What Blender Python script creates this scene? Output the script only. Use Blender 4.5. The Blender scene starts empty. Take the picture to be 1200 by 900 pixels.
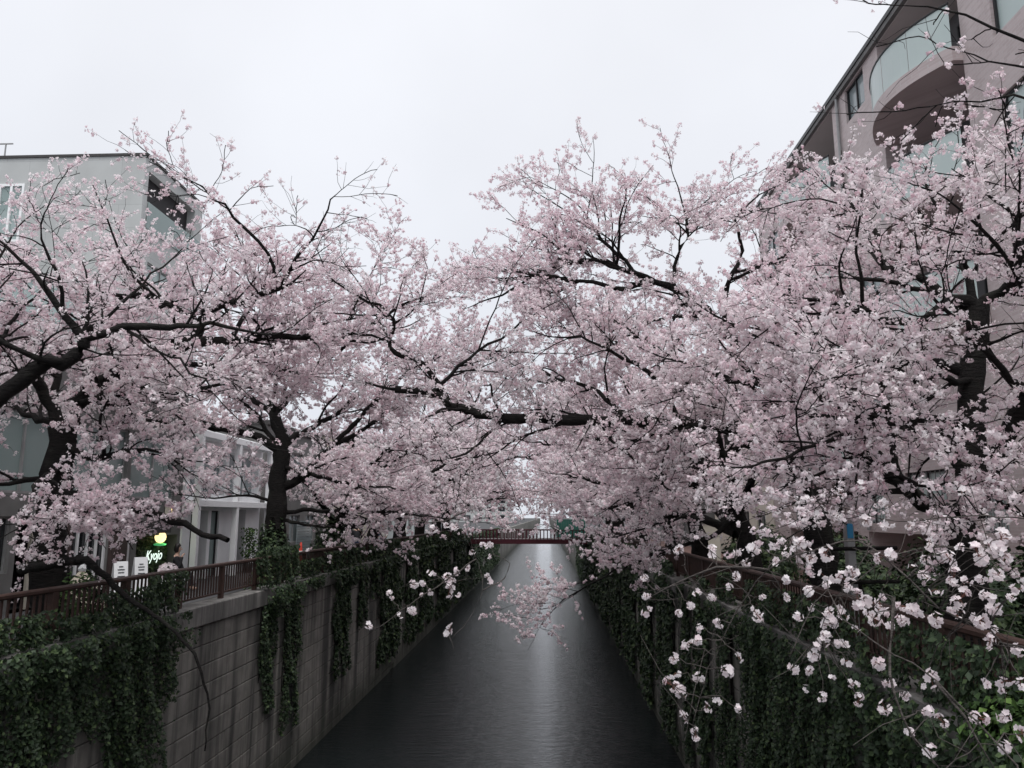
import bpy, math, random
import numpy as np
from mathutils import Vector, Matrix

# ------------------------------------------------------------------ camera, sky, light
scene = bpy.context.scene
F, YAW, PITCH, EYE = 905.0, math.radians(2.49), math.radians(9.72), 6.5
cam_d = bpy.data.cameras.new('camera')
cam = bpy.data.objects.new('camera', cam_d)
scene.collection.objects.link(cam)
cam_d.sensor_fit = 'HORIZONTAL'
cam_d.angle = 2 * math.atan(600 / F)
cam_d.clip_start, cam_d.clip_end = 0.05, 3000
cam.location = (0, 0, EYE)
cam.rotation_euler = (math.pi / 2 + PITCH, 0, YAW)
scene.camera = cam

SUN_EL, SUN_AZ = math.radians(66), math.radians(200)      # hidden behind the cloud, behind the viewer
world = bpy.data.worlds.new('World'); scene.world = world; world.use_nodes = True
wt = world.node_tree; wt.nodes.clear()
def wn(t, **kw):
    n = wt.nodes.new(t)
    for k, v in kw.items(): setattr(n, k, v)
    return n
sky = wn('ShaderNodeTexSky', sky_type='NISHITA', sun_disc=False, sun_elevation=SUN_EL, sun_rotation=SUN_AZ, dust_density=4.0, air_density=1.0)
b1 = wn('ShaderNodeBackground'); b1.inputs['Strength'].default_value = 0.05
tc = wn('ShaderNodeTexCoord')
sep = wn('ShaderNodeSeparateXYZ'); wt.links.new(tc.outputs['Generated'], sep.inputs[0])
ramp = wn('ShaderNodeValToRGB')
ramp.color_ramp.elements[0].position = 0.0;  ramp.color_ramp.elements[0].color = (0.735, 0.765, 0.83, 1)
ramp.color_ramp.elements[1].position = 0.75; ramp.color_ramp.elements[1].color = (0.855, 0.867, 0.912, 1)
wt.links.new(sep.outputs['Z'], ramp.inputs[0])
cl = wn('ShaderNodeTexNoise'); cl.inputs['Scale'].default_value = 2.2; cl.inputs['Detail'].default_value = 4
wt.links.new(tc.outputs['Generated'], cl.inputs['Vector'])
clm = wn('ShaderNodeMapRange'); clm.inputs[1].default_value = 0.3; clm.inputs[2].default_value = 0.7; clm.inputs[3].default_value = 0.90; clm.inputs[4].default_value = 1.01
wt.links.new(cl.outputs['Fac'], clm.inputs[0])
mulc = wn('ShaderNodeMixRGB', blend_type='MULTIPLY'); mulc.inputs[0].default_value = 1
wt.links.new(ramp.outputs[0], mulc.inputs[1]); wt.links.new(clm.outputs[0], mulc.inputs[2])
b2 = wn('ShaderNodeBackground'); b2.inputs['Strength'].default_value = 0.69      # the cloud sheet
wt.links.new(sky.outputs[0], b1.inputs[0]); wt.links.new(mulc.outputs[0], b2.inputs[0])
mx = wn('ShaderNodeMixShader'); mx.inputs[0].default_value = 0.95
wo = wn('ShaderNodeOutputWorld')
wt.links.new(b1.outputs[0], mx.inputs[1]); wt.links.new(b2.outputs[0], mx.inputs[2]); wt.links.new(mx.outputs[0], wo.inputs[0])

sun_d = bpy.data.lights.new('sun', 'SUN'); sun_d.energy = 1.5; sun_d.angle = math.radians(35); sun_d.color = (1, 0.985, 0.965)
sun = bpy.data.objects.new('sun', sun_d); scene.collection.objects.link(sun)
sun.rotation_euler = (math.pi / 2 - SUN_EL, 0, math.radians(10))
scene.view_settings.view_transform = 'Standard'; scene.view_settings.look = 'None'
scene.view_settings.exposure = 0.75; scene.view_settings.gamma = 1.0
scene.cycles.max_bounces = 10; scene.cycles.diffuse_bounces = 8; scene.cycles.transparent_max_bounces = 8

# ------------------------------------------------------------------ helpers
col = scene.collection
def at(px, py, Y):
    """point at distance Y along the canal that is seen at photo pixel px, py"""
    a, b = (px - 600) / F, (450 - py) / F
    cy, sy, cp, sp = math.cos(YAW), math.sin(YAW), math.cos(PITCH), math.sin(PITCH)
    d = np.array([-sy * cp + a * cy + b * sy * sp, cy * cp + a * sy - b * cy * sp, sp + b * cp])
    return np.array([0, 0, EYE]) + d * (Y / d[1])
def pl(*pts): return np.array([at(*p) for p in pts])

def tag(o, label=None, cat=None, group=None, kind=None):
    if label: o['label'] = label
    if cat: o['category'] = cat
    if group: o['group'] = group
    if kind: o['kind'] = kind
    return o
def empty(name, loc=(0, 0, 0), rz=0, label=None, cat=None, group=None):
    o = bpy.data.objects.new(name, None); col.objects.link(o)
    o.location = loc; o.rotation_euler = (0, 0, rz); o.empty_display_size = 0.2
    return tag(o, label, cat, group)
def link(name, me, parent=None, mat=None):
    o = bpy.data.objects.new(name, me); col.objects.link(o)
    if parent is not None: o.parent = parent
    if mat is not None and not len(me.materials): me.materials.append(mat)
    return o
def arr_mesh(name, V, Fc, mat=None, smooth=False, tint=None):
    """mesh from a vertex array and an array of equal-sided faces"""
    me = bpy.data.meshes.new(name); V = np.asarray(V, np.float32); Fc = np.asarray(Fc, np.int32)
    k, m = Fc.shape
    me.vertices.add(len(V)); me.vertices.foreach_set('co', V.ravel())
    me.loops.add(k * m); me.loops.foreach_set('vertex_index', Fc.ravel())
    me.polygons.add(k); me.polygons.foreach_set('loop_start', np.arange(k, dtype=np.int32) * m)
    me.polygons.foreach_set('loop_total', np.full(k, m, np.int32))
    if smooth: me.polygons.foreach_set('use_smooth', np.ones(k, bool))
    me.update(calc_edges=True)
    if tint is not None:
        a = me.attributes.new('tint', 'FLOAT', 'FACE'); a.data.foreach_set('value', np.asarray(tint, np.float32))
    if mat: me.materials.append(mat)
    return me

class MB:
    """collects simple solids, then builds ONE mesh"""
    def __init__(s): s.v = []; s.f = []
    def quad(s, a, b, c, d):
        n = len(s.v); s.v += [tuple(a), tuple(b), tuple(c), tuple(d)]; s.f.append((n, n + 1, n + 2, n + 3)); return s
    def box(s, x0, x1, y0, y1, z0, z1):
        n = len(s.v)
        s.v += [(x0, y0, z0), (x1, y0, z0), (x1, y1, z0), (x0, y1, z0), (x0, y0, z1), (x1, y0, z1), (x1, y1, z1), (x0, y1, z1)]
        s.f += [tuple(n + i for i in q) for q in ((0, 3, 2, 1), (4, 5, 6, 7), (0, 1, 5, 4), (1, 2, 6, 5), (2, 3, 7, 6), (3, 0, 4, 7))]
        return s
    def bbox(s, x0, x1, y0, y1, z0, z1, b=0.01):
        """box with bevelled edges (chamfered on all sides)"""
        n = len(s.v); X, Y, Z = (x0, x1), (y0, y1), (z0, z1)
        idx = {}
        for i in (0, 1):
            for j in (0, 1):
                for k in (0, 1):
                    sx, sy, sz = (1, -1)[i] * b, (1, -1)[j] * b, (1, -1)[k] * b
                    for a, p in enumerate(((X[i], Y[j] + sy, Z[k] + sz), (X[i] + sx, Y[j], Z[k] + sz), (X[i] + sx, Y[j] + sy, Z[k]))):
                        idx[i, j, k, a] = len(s.v); s.v.append(p)
        for i in (0, 1): s.f.append(tuple(idx[i, j, k, 0] for j, k in ((0, 0), (1, 0), (1, 1), (0, 1))))
        for j in (0, 1): s.f.append(tuple(idx[i, j, k, 1] for i, k in ((0, 0), (1, 0), (1, 1), (0, 1))))
        for k in (0, 1): s.f.append(tuple(idx[i, j, k, 2] for i, j in ((0, 0), (1, 0), (1, 1), (0, 1))))
        for j in (0, 1):
            for k in (0, 1): s.f.append((idx[0, j, k, 1], idx[1, j, k, 1], idx[1, j, k, 2], idx[0, j, k, 2]))
        for i in (0, 1):
            for k in (0, 1): s.f.append((idx[i, 0, k, 0], idx[i, 1, k, 0], idx[i, 1, k, 2], idx[i, 0, k, 2]))
        for i in (0, 1):
            for j in (0, 1): s.f.append((idx[i, j, 0, 0], idx[i, j, 1, 0], idx[i, j, 1, 1], idx[i, j, 0, 1]))
        for i in (0, 1):
            for j in (0, 1):
                for k in (0, 1): s.f.append(tuple(idx[i, j, k, a] for a in range(3)))
        return s
    def tube(s, pts, rad, n=8):
        pts = [Vector(p) for p in pts]; base = len(s.v)
        if not hasattr(rad, '__len__'): rad = [rad] * len(pts)
        for i, p in enumerate(pts):
            t = (pts[min(i + 1, len(pts) - 1)] - pts[max(i - 1, 0)]).normalized()
            u = t.cross(Vector((0.31, 0.17, 1)) if abs(t.z) < 0.9 else Vector((1, 0.2, 0))).normalized(); w = t.cross(u)
            for k in range(n):
                a = 2 * math.pi * k / n; s.v.append(tuple(p + (u * math.cos(a) + w * math.sin(a)) * rad[i]))
        for i in range(len(pts) - 1):
            for k in range(n):
                a, b = base + i * n + k, base + i * n + (k + 1) % n
                s.f.append((a, b, b + n, a + n))
        s.f.append(tuple(base + k for k in range(n))[::-1]); s.f.append(tuple(base + (len(pts) - 1) * n + k for k in range(n)))
        return s
    def lathe(s, c, prof, n=12):
        base = len(s.v)
        for r, z in prof:
            for k in range(n):
                a = 2 * math.pi * k / n; s.v.append((c[0] + r * math.cos(a), c[1] + r * math.sin(a), c[2] + z))
        for i in range(len(prof) - 1):
            for k in range(n):
                a, b = base + i * n + k, base + i * n + (k + 1) % n
                s.f.append((a, b, b + n, a + n))
        s.f.append(tuple(base + k for k in range(n))[::-1]); s.f.append(tuple(base + (len(prof) - 1) * n + k for k in range(n)))
        return s
    def mesh(s, name, mat=None, smooth=False):
        me = bpy.data.meshes.new(name); me.from_pydata(s.v, [], s.f)
        if smooth: me.polygons.foreach_set('use_smooth', [len(f) == 4 for f in s.f])
        import bmesh
        bm = bmesh.new(); bm.from_mesh(me); bmesh.ops.recalc_face_normals(bm, faces=bm.faces); bm.to_mesh(me); bm.free()
        if mat: me.materials.append(mat)
        return me
    def build(s, name, mat=None, parent=None, smooth=False): return link(name, s.mesh(name, mat, smooth), parent)

# ------------------------------------------------------------------ materials
def mat_new(name):
    m = bpy.data.materials.new(name); m.use_nodes = True; t = m.node_tree
    return m, t, t.nodes['Principled BSDF']
def nz(t, scale, detail=4, vec=None, stretch=None, rough=0.55):
    n = t.nodes.new('ShaderNodeTexNoise'); n.inputs['Scale'].default_value = scale; n.inputs['Detail'].default_value = detail; n.inputs['Roughness'].default_value = rough
    c = t.nodes.new('ShaderNodeNewGeometry').outputs['Position'] if vec is None else vec
    if stretch:
        mp = t.nodes.new('ShaderNodeMapping'); mp.inputs['Scale'].default_value = stretch; t.links.new(c, mp.inputs[0]); c = mp.outputs[0]
    t.links.new(c, n.inputs['Vector']); return n
def rampn(t, src, stops):
    r = t.nodes.new('ShaderNodeValToRGB'); e = r.color_ramp.elements
    while len(e) < len(stops): e.new(0.5)
    for el, (p, c) in zip(e, stops): el.position = p; el.color = (*c, 1)
    t.links.new(src, r.inputs[0]); return r.outputs[0]
def mixc(t, a, b, fac, mode='MIX'):
    m = t.nodes.new('ShaderNodeMixRGB'); m.blend_type = mode
    for i, x in ((1, a), (2, b), (0, fac)):
        if hasattr(x, 'links') or hasattr(x, 'is_linked'): t.links.new(x, m.inputs[i])
        elif i == 0: m.inputs[0].default_value = x
        else: m.inputs[i].default_value = (*x, 1)
    return m.outputs[0]
def bump(t, p, src, strength=0.3, dist=0.02):
    b = t.nodes.new('ShaderNodeBump'); b.inputs['Strength'].default_value = strength; b.inputs['Distance'].default_value = dist
    t.links.new(src, b.inputs['Height']); t.links.new(b.outputs[0], p.inputs['Normal'])
def plain(name, c, rough=0.6, metal=0.0, var=0.18, scale=6, spec=0.4):
    m, t, p = mat_new(name)
    n = nz(t, scale, 5); c0 = tuple(x * (1 - var) for x in c); c1 = tuple(min(1, x * (1 + var)) for x in c)
    t.links.new(rampn(t, n.outputs['Fac'], [(0.3, c0), (0.7, c1)]), p.inputs['Base Color'])
    p.inputs['Roughness'].default_value = rough; p.inputs['Metallic'].default_value = metal; p.inputs['Specular IOR Level'].default_value = spec
    return m
def emit(name, c, s):
    m, t, p = mat_new(name); p.inputs['Base Color'].default_value = (*c, 1); p.inputs['Emission Color'].default_value = (*c, 1); p.inputs['Emission Strength'].default_value = s; return m

def bark_mat(name, dark, light, moss=0.0):
    m, t, p = mat_new(name)
    n = nz(t, 8, 8, stretch=(1, 1, 4.5), rough=0.65); c = rampn(t, n.outputs['Fac'], [(0.32, dark), (0.72, light)])
    if moss:
        g = nz(t, 3.1, 5); f = rampn(t, g.outputs['Fac'], [(0.55, (0, 0, 0)), (0.72, (moss,) * 3)])
        c = mixc(t, c, (0.055, 0.058, 0.046), f)
    t.links.new(c, p.inputs['Base Color']); p.inputs['Roughness'].default_value = 0.85; p.inputs['Specular IOR Level'].default_value = 0.25
    bump(t, p, n.outputs['Fac'], 1.0, 0.06); return m
M = {}
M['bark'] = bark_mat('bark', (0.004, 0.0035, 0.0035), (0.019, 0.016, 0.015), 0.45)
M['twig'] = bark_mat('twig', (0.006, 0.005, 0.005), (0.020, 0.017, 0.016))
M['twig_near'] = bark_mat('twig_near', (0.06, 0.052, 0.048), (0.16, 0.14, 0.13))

def petal_mat(name, lo, mid, hi, trans=0.5):
    m = bpy.data.materials.new(name); m.use_nodes = True; t = m.node_tree; t.nodes.clear()
    a = t.nodes.new('ShaderNodeAttribute'); a.attribute_name = 'tint'
    c = rampn(t, a.outputs['Fac'], [(0.0, lo), (0.55, mid), (1.0, hi)])
    g = nz(t, 0.55, 3); c = mixc(t, c, rampn(t, g.outputs['Fac'], [(0.35, (0.985, 0.945, 0.962)), (0.65, (1, 1, 1))]), 1.0, 'MULTIPLY')
    d = t.nodes.new('ShaderNodeBsdfDiffuse'); tr = t.nodes.new('ShaderNodeBsdfTranslucent'); mxs = t.nodes.new('ShaderNodeMixShader'); mxs.inputs[0].default_value = trans
    o = t.nodes.new('ShaderNodeOutputMaterial')
    t.links.new(c, d.inputs[0]); t.links.new(c, tr.inputs[0]); t.links.new(d.outputs[0], mxs.inputs[1]); t.links.new(tr.outputs[0], mxs.inputs[2]); t.links.new(mxs.outputs[0], o.inputs[0])
    return m
M['petal'] = petal_mat('petal', (0.80, 0.62, 0.67), (0.945, 0.878, 0.898), (0.985, 0.965, 0.968))
M['petal_near'] = petal_mat('petal_near', (0.86, 0.74, 0.77), (0.94, 0.89, 0.90), (0.97, 0.95, 0.955))
M['calyx'] = plain('calyx', (0.15, 0.06, 0.045), 0.7)

def leaf_mat(name, a, b, c):
    m, t, p = mat_new(name); at_ = t.nodes.new('ShaderNodeAttribute'); at_.attribute_name = 'tint'
    t.links.new(rampn(t, at_.outputs['Fac'], [(0, a), (0.6, b), (1, c)]), p.inputs['Base Color'])
    p.inputs['Roughness'].default_value = 0.55; p.inputs['Specular IOR Level'].default_value = 0.3; return m
M['ivy'] = leaf_mat('ivy', (0.014, 0.024, 0.013), (0.034, 0.058, 0.027), (0.085, 0.125, 0.048))
M['bush'] = leaf_mat('bush', (0.02, 0.04, 0.014), (0.05, 0.10, 0.025), (0.10, 0.17, 0.04))

def concrete(name, base, streak=0.75, algae=True):
    m, t, p = mat_new(name)
    a = nz(t, 2.2, 6); c = rampn(t, a.outputs['Fac'], [(0.3, tuple(x * 0.72 for x in base)), (0.7, tuple(min(1, x * 1.2) for x in base))])
    s = nz(t, 1.0, 5, stretch=(2.2, 2.2, 0.16)); f = rampn(t, s.outputs['Fac'], [(0.44, (0, 0, 0)), (0.60, (streak,) * 3)])
    c = mixc(t, c, (0.035, 0.036, 0.034), f)
    s2 = nz(t, 1.0, 4, stretch=(7, 7, 0.3)); f2 = rampn(t, s2.outputs['Fac'], [(0.5, (0, 0, 0)), (0.64, (0.5,) * 3)])
    c = mixc(t, c, (0.09, 0.085, 0.08), f2)
    if algae:
        pos = t.nodes.new('ShaderNodeNewGeometry'); sp = t.nodes.new('ShaderNodeSeparateXYZ'); t.links.new(pos.outputs['Position'], sp.inputs[0])
        n3 = nz(t, 1.4, 4); ad = t.nodes.new('ShaderNodeMath'); ad.operation = 'MULTIPLY_ADD'; ad.inputs[1].default_value = 1.6; t.links.new(n3.outputs['Fac'], ad.inputs[0]); t.links.new(sp.outputs['Z'], ad.inputs[2])
        mr = t.nodes.new('ShaderNodeMapRange'); mr.inputs[1].default_value = 0.9; mr.inputs[2].default_value = 1.9; mr.inputs[3].default_value = 0.8; mr.inputs[4].default_value = 0.0
        t.links.new(ad.outputs[0], mr.inputs[0]); c = mixc(t, c, (0.045, 0.05, 0.036), mr.outputs[0])   # weed line just above the water
    t.links.new(c, p.inputs['Base Color']); p.inputs['Roughness'].default_value = 0.9
    fn = nz(t, 38, 6); bump(t, p, fn.outputs['Fac'], 0.35, 0.01); return m
M['concrete'] = concrete('concrete', (0.25, 0.238, 0.215), 0.85)
M['concrete_dark'] = concrete('concrete_dark', (0.10, 0.098, 0.094), 0.5)
M['coping'] = concrete('coping', (0.22, 0.212, 0.20), 0.55, False)
M['brown_metal'] = plain('brown_metal', (0.055, 0.030, 0.024), 0.55, 0.0, 0.25, 9)
M['asphalt'] = plain('asphalt', (0.055, 0.055, 0.058), 0.9, 0, 0.2, 14)
M['soil'] = plain('soil', (0.03, 0.026, 0.02), 0.95, 0, 0.3, 5)
M['white_paint'] = plain('white_paint', (0.82, 0.83, 0.84), 0.55, 0, 0.05, 2)
M['grey_panel'] = plain('grey_panel', (0.52, 0.56, 0.55), 0.6, 0, 0.05, 1.2)
M['grey_wall'] = plain('grey_wall', (0.15, 0.148, 0.145), 0.7, 0, 0.15, 2)
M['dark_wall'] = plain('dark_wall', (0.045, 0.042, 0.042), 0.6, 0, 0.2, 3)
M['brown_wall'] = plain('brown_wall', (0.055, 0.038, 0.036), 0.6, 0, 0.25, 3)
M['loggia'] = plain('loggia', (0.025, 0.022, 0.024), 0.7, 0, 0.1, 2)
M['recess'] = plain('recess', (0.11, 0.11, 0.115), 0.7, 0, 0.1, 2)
M['dark_frame'] = plain('dark_frame', (0.025, 0.026, 0.028), 0.4, 0, 0.1, 5)
M['steel'] = plain('steel', (0.30, 0.30, 0.30), 0.45, 0.4, 0.15, 6)
M['cream'] = plain('cream', (0.62, 0.58, 0.50), 0.7, 0, 0.08, 3)
M['paper'] = plain('paper', (0.72, 0.73, 0.74), 0.6, 0, 0.04, 3)
M['canvas'] = plain('canvas', (0.60, 0.54, 0.44), 0.85, 0, 0.15, 7)
M['red'] = plain('red', (0.55, 0.05, 0.03), 0.5, 0, 0.1, 5)
M['bridge_red'] = plain('bridge_red', (0.065, 0.012, 0.02), 0.6, 0, 0.18, 2)
M['teal_net'] = plain('teal_net', (0.05, 0.22, 0.17), 0.8, 0, 0.15, 3)
M['blue'] = plain('blue', (0.03, 0.22, 0.42), 0.5, 0, 0.1, 5)
M['skin'] = plain('skin', (0.52, 0.34, 0.26), 0.6, 0, 0.05, 9)
M['hair'] = plain('hair', (0.014, 0.011, 0.010), 0.5, 0, 0.2, 30)
M['black_cloth'] = plain('black_cloth', (0.018, 0.018, 0.021), 0.85, 0, 0.2, 12)
M['navy_cloth'] = plain('navy_cloth', (0.02, 0.028, 0.06), 0.85, 0, 0.2, 12)
M['pale_cloth'] = plain('pale_cloth', (0.62, 0.60, 0.58), 0.85, 0, 0.1, 12)
M['ochre'] = plain('ochre', (0.62, 0.30, 0.06), 0.85, 0, 0.15, 30)
M['terracotta'] = plain('terracotta', (0.30, 0.12, 0.07), 0.8, 0, 0.15, 5)
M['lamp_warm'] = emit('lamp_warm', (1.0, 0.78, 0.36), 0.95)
M['lamp_green'] = emit('lamp_green', (0.10, 0.55, 0.20), 0.3)
M['neon'] = emit('neon', (0.85, 1.0, 0.92), 0.6)
M['ink'] = plain('ink', (0.06, 0.07, 0.08), 0.7)

def glass(name, c, rough=0.06, alpha=0.55):
    m, t, p = mat_new(name); p.inputs['Base Color'].default_value = (*c, 1); p.inputs['Roughness'].default_value = rough; p.inputs['Specular IOR Level'].default_value = 0.6
    p.inputs['Alpha'].default_value = alpha
    n = nz(t, 0.9, 2); bump(t, p, n.outputs['Fac'], 0.05, 0.05); return m
M['glass_dark'] = glass('glass_dark', (0.02, 0.022, 0.026), 0.05, 0.93)
M['glass_teal'] = glass('glass_teal', (0.30, 0.38, 0.37), 0.18, 0.72)
M['glass_frost'] = glass('glass_frost', (0.56, 0.66, 0.64), 0.4, 0.86)
M['glass_pale'] = glass('glass_pale', (0.30, 0.35, 0.36), 0.1, 0.9)

def tile_mat(name, c1, c2, mortar, sx=0.23, sz=0.075):
    m, t, p = mat_new(name)
    g = t.nodes.new('ShaderNodeNewGeometry'); s = t.nodes.new('ShaderNodeSeparateXYZ'); t.links.new(g.outputs['Position'], s.inputs[0])
    ad = t.nodes.new('ShaderNodeMath'); t.links.new(s.outputs['X'], ad.inputs[0]); t.links.new(s.outputs['Y'], ad.inputs[1])
    cb = t.nodes.new('ShaderNodeCombineXYZ'); t.links.new(ad.outputs[0], cb.inputs['X']); t.links.new(s.outputs['Z'], cb.inputs['Y'])
    b = t.nodes.new('ShaderNodeTexBrick'); t.links.new(cb.outputs[0], b.inputs['Vector'])
    b.inputs['Scale'].default_value = 1; b.inputs['Brick Width'].default_value = sx; b.inputs['Row Height'].default_value = sz; b.inputs['Mortar Size'].default_value = 0.006
    b.inputs['Color1'].default_value = (*c1, 1); b.inputs['Color2'].default_value = (*c2, 1); b.inputs['Mortar'].default_value = (*mortar, 1)
    n = nz(t, 0.8, 4); c = mixc(t, b.outputs['Color'], rampn(t, n.outputs['Fac'], [(0.3, (0.86,) * 3), (0.7, (1,) * 3)]), 1.0, 'MULTIPLY')
    t.links.new(c, p.inputs['Base Color']); p.inputs['Roughness'].default_value = 0.6; bump(t, p, b.outputs['Fac'], -0.25, 0.01); return m
M['tile'] = tile_mat('tile', (0.56, 0.475, 0.47), (0.48, 0.395, 0.39), (0.55, 0.51, 0.50))
M['grey_tiles'] = tile_mat('grey_tiles', (0.46, 0.475, 0.47), (0.435, 0.45, 0.445), (0.30, 0.31, 0.31), 1.8, 0.9)
M['paving'] = tile_mat('paving', (0.17, 0.085, 0.065), (0.12, 0.065, 0.055), (0.06, 0.05, 0.05), 0.2, 0.1)

def water_mat():
    m, t, p = mat_new('water'); p.inputs['Base Color'].default_value = (0.010, 0.013, 0.014, 1); p.inputs['Roughness'].default_value = 0.04; p.inputs['IOR'].default_value = 1.33
    a = nz(t, 1.0, 3, stretch=(0.9, 4.2, 1)); b = nz(t, 1.0, 3, stretch=(3.6, 17.0, 1)); 
    ad = t.nodes.new('ShaderNodeMath'); ad.operation = 'MULTIPLY_ADD'; ad.inputs[1].default_value = 0.8; t.links.new(b.outputs['Fac'], ad.inputs[0]); t.links.new(a.outputs['Fac'], ad.inputs[2])
    bump(t, p, ad.outputs[0], 0.6, 0.058); return m
M['water'] = water_mat()

# ------------------------------------------------------------------ setting
ZL, ZR = 4.35, 4.55            # street levels on the two banks
WL, WR = -6.68, 3.58           # faces of the canal walls
def sheet(name, x0, x1, y0, y1, z, mat):
    o = MB().quad((x0, y0, z), (x1, y0, z), (x1, y1, z), (x0, y1, z)).build(name, mat); return tag(o, kind='structure')
sheet('water', WL - 0.4, WR + 0.4, -15, 900, 0.0, M['water'])
sheet('street', -500, -6.95, -20, 900, ZL, M['asphalt'])
sheet('street', 3.85, 500, -20, 900, ZR, M['asphalt'])
sheet('pavement', 5.9, 9.42, -15, 110, ZR + 0.006, M['paving'])
sheet('pavement', -8.9, -7.0, -15, 110, ZL + 0.006, M['soil'])
sheet('pavement', 3.9, 5.6, -15, 110, ZR + 0.004, M['soil'])

def canal_wall(label, face, s, ztop, yb0, yb1, rng):
    """s = +1 for a wall that faces +x"""
    t = empty('canal_wall', (face, 0, 0), 0, label, 'wall')
    x0, x1 = sorted((-0.06 * s, -0.5 * s))
    MB().box(x0, x1, -15, yb1, -0.6, ztop - 0.38).build('backing', M['concrete_dark'], t)
    x0, x1 = sorted((0.0, -0.5 * s)); MB().box(x0, x1, yb1, 900, -0.6, ztop - 0.38).build('far_face', M['concrete'], t)
    hb, lb, g = 0.38, 1.52, 0.016
    me = MB().bbox(*sorted((0, -0.055 * s)), g / 2, lb - g / 2, g / 2, hb - g / 2, 0.012).mesh('block', M['concrete'])
    rows = int((ztop - 0.40 + 0.2) / hb) + 1
    for r in range(rows):
        z = ztop - 0.395 - (r + 1) * hb
        y = yb0 - (r % 2) * lb / 2
        while y + lb < yb1 + 0.01:
            o = link('block', me, t); o.location = (rng.uniform(-0.006, 0.004), y, z); y += lb
    cm = MB().bbox(*sorted((0.07 * s, -0.36 * s)), 0.006, 1.994, -0.38, 0.0, 0.02).mesh('coping_stone', M['coping'])
    for k in range(55):
        o = link('coping_stone', cm, t); o.location = (rng.uniform(-0.006, 0.006), -6 + k * 2.0, ztop + rng.uniform(-0.004, 0.004))
    return t
rng0 = random.Random(3)
canal_wall('stained concrete block canal wall below the shop-side railing', WL, 1, 4.80, 7.6, 35.0, rng0)
canal_wall('ivy-hung concrete block canal wall below the brick-apartment bank', WR, -1, 4.80, 5.32, 34.2, rng0)

def railing(label, x, y0, y1, ysingle, panel=False):
    t = empty('railing', (x, 0, 0), 0, label, 'railing')
    post = MB().bbox(-0.045, 0.045, -0.06, 0.06, 4.78, 5.50, 0.008).mesh('post', M['brown_metal'])
    y = y0
    while y <= y1:
        o = link('post', post, t); o.location.y = y
        y += 1.9
    MB().bbox(-0.055, 0.055, y0, y1, 5.455, 5.53, 0.02).build('handrail', M['brown_metal'], t)
    MB().bbox(-0.022, 0.022, y0, y1, 4.90, 4.94, 0.005).build('bottom_rail', M['brown_metal'], t)
    bal = MB().box(-0.012, 0.012, -0.016, 0.016, 4.942, 5.453).mesh('baluster', M['brown_metal'])
    n = int((y1 - y0) / 0.127); far = MB()
    for i in range(n):
        yy = y0 + 0.10 + i * 0.127
        if min(abs((yy - y0) % 1.9), 1.9 - (yy - y0) % 1.9) < 0.05: continue
        if yy < ysingle: o = link('baluster', bal, t); o.location.y = yy
        else: far.box(-0.012, 0.012, yy - 0.016, yy + 0.016, 4.942, 5.453)
    tag(far.build('far_balusters', M['brown_metal'], t), kind='stuff')
    return t
railing('brown slatted canal railing running along the shop-side bank', -6.86, 7.0, 64.9, 36)
railing('brown slatted canal railing in front of the brick apartments, behind hanging twigs', 3.78, 4.0, 64.9, 30)

# red bridge across the canal
br = empty('bridge', (0, 66, 0), 0, 'low dark red girder bridge crossing the far end of the canal', 'bridge')
MB().box(-7.3, 4.2, 0, 3.2, 4.40, 4.58).build('deck', M['grey_wall'], br)
for yy in (-0.15, 3.2):
    MB().box(-7.3, 4.2, yy, yy + 0.14, 4.22, 4.62).build('girder', M['bridge_red'], br)
    MB().box(-7.3, 4.2, yy + 0.02, yy + 0.10, 5.32, 5.38).build('handrail', M['bridge_red'], br)
    bp = MB().box(-0.04, 0.04, yy + 0.02, yy + 0.10, 4.622, 5.318).mesh('baluster', M['bridge_red'])
    for k in range(38):
        o = link('baluster', bp, br); o.location.x = -7.1 + k * 0.3
nt = MB()
for k in range(12):
    nt.box(0.9 + k * 0.2, 1.09 + k * 0.2, 66.6 + 0.03 * (k % 2), 66.63 + 0.03 * (k % 2), 4.76, 6.25)
tag(nt.build('site_sheet', M['teal_net']), 'teal green pleated site sheet standing on the red bridge', 'sheet')

# ------------------------------------------------------------------ buildings
def facade(parent, x, s, y0, y1, z0, z1, holes, mat, depth=0.25, name='wall'):
    """wall sheet at plane x facing s, with rectangular holes (y0,y1,z0,z1) and their reveals"""
    ys = sorted({y0, y1, *[v for h in holes for v in h[:2]]}); zs = sorted({z0, z1, *[v for h in holes for v in h[2:4]]})
    m = MB()
    for a, b in zip(ys, ys[1:]):
        for c, d in zip(zs, zs[1:]):
            if any(h[0] <= a and b <= h[1] and h[2] <= c and d <= h[3] for h in holes): continue
            m.quad((x, a, c), (x, b, c), (x, b, d), (x, a, d))
    for h in holes:
        a, b, c, d = h[:4]; X = x - s * (h[4] if len(h) > 4 else depth)
        m.quad((x, a, c), (X, a, c), (X, a, d), (x, a, d)); m.quad((x, b, c), (X, b, c), (X, b, d), (x, b, d))
        m.quad((x, a, c), (X, a, c), (X, b, c), (x, b, c)); m.quad((x, a, d), (X, a, d), (X, b, d), (x, b, d))
    return m.build(name, mat, parent)
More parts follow.
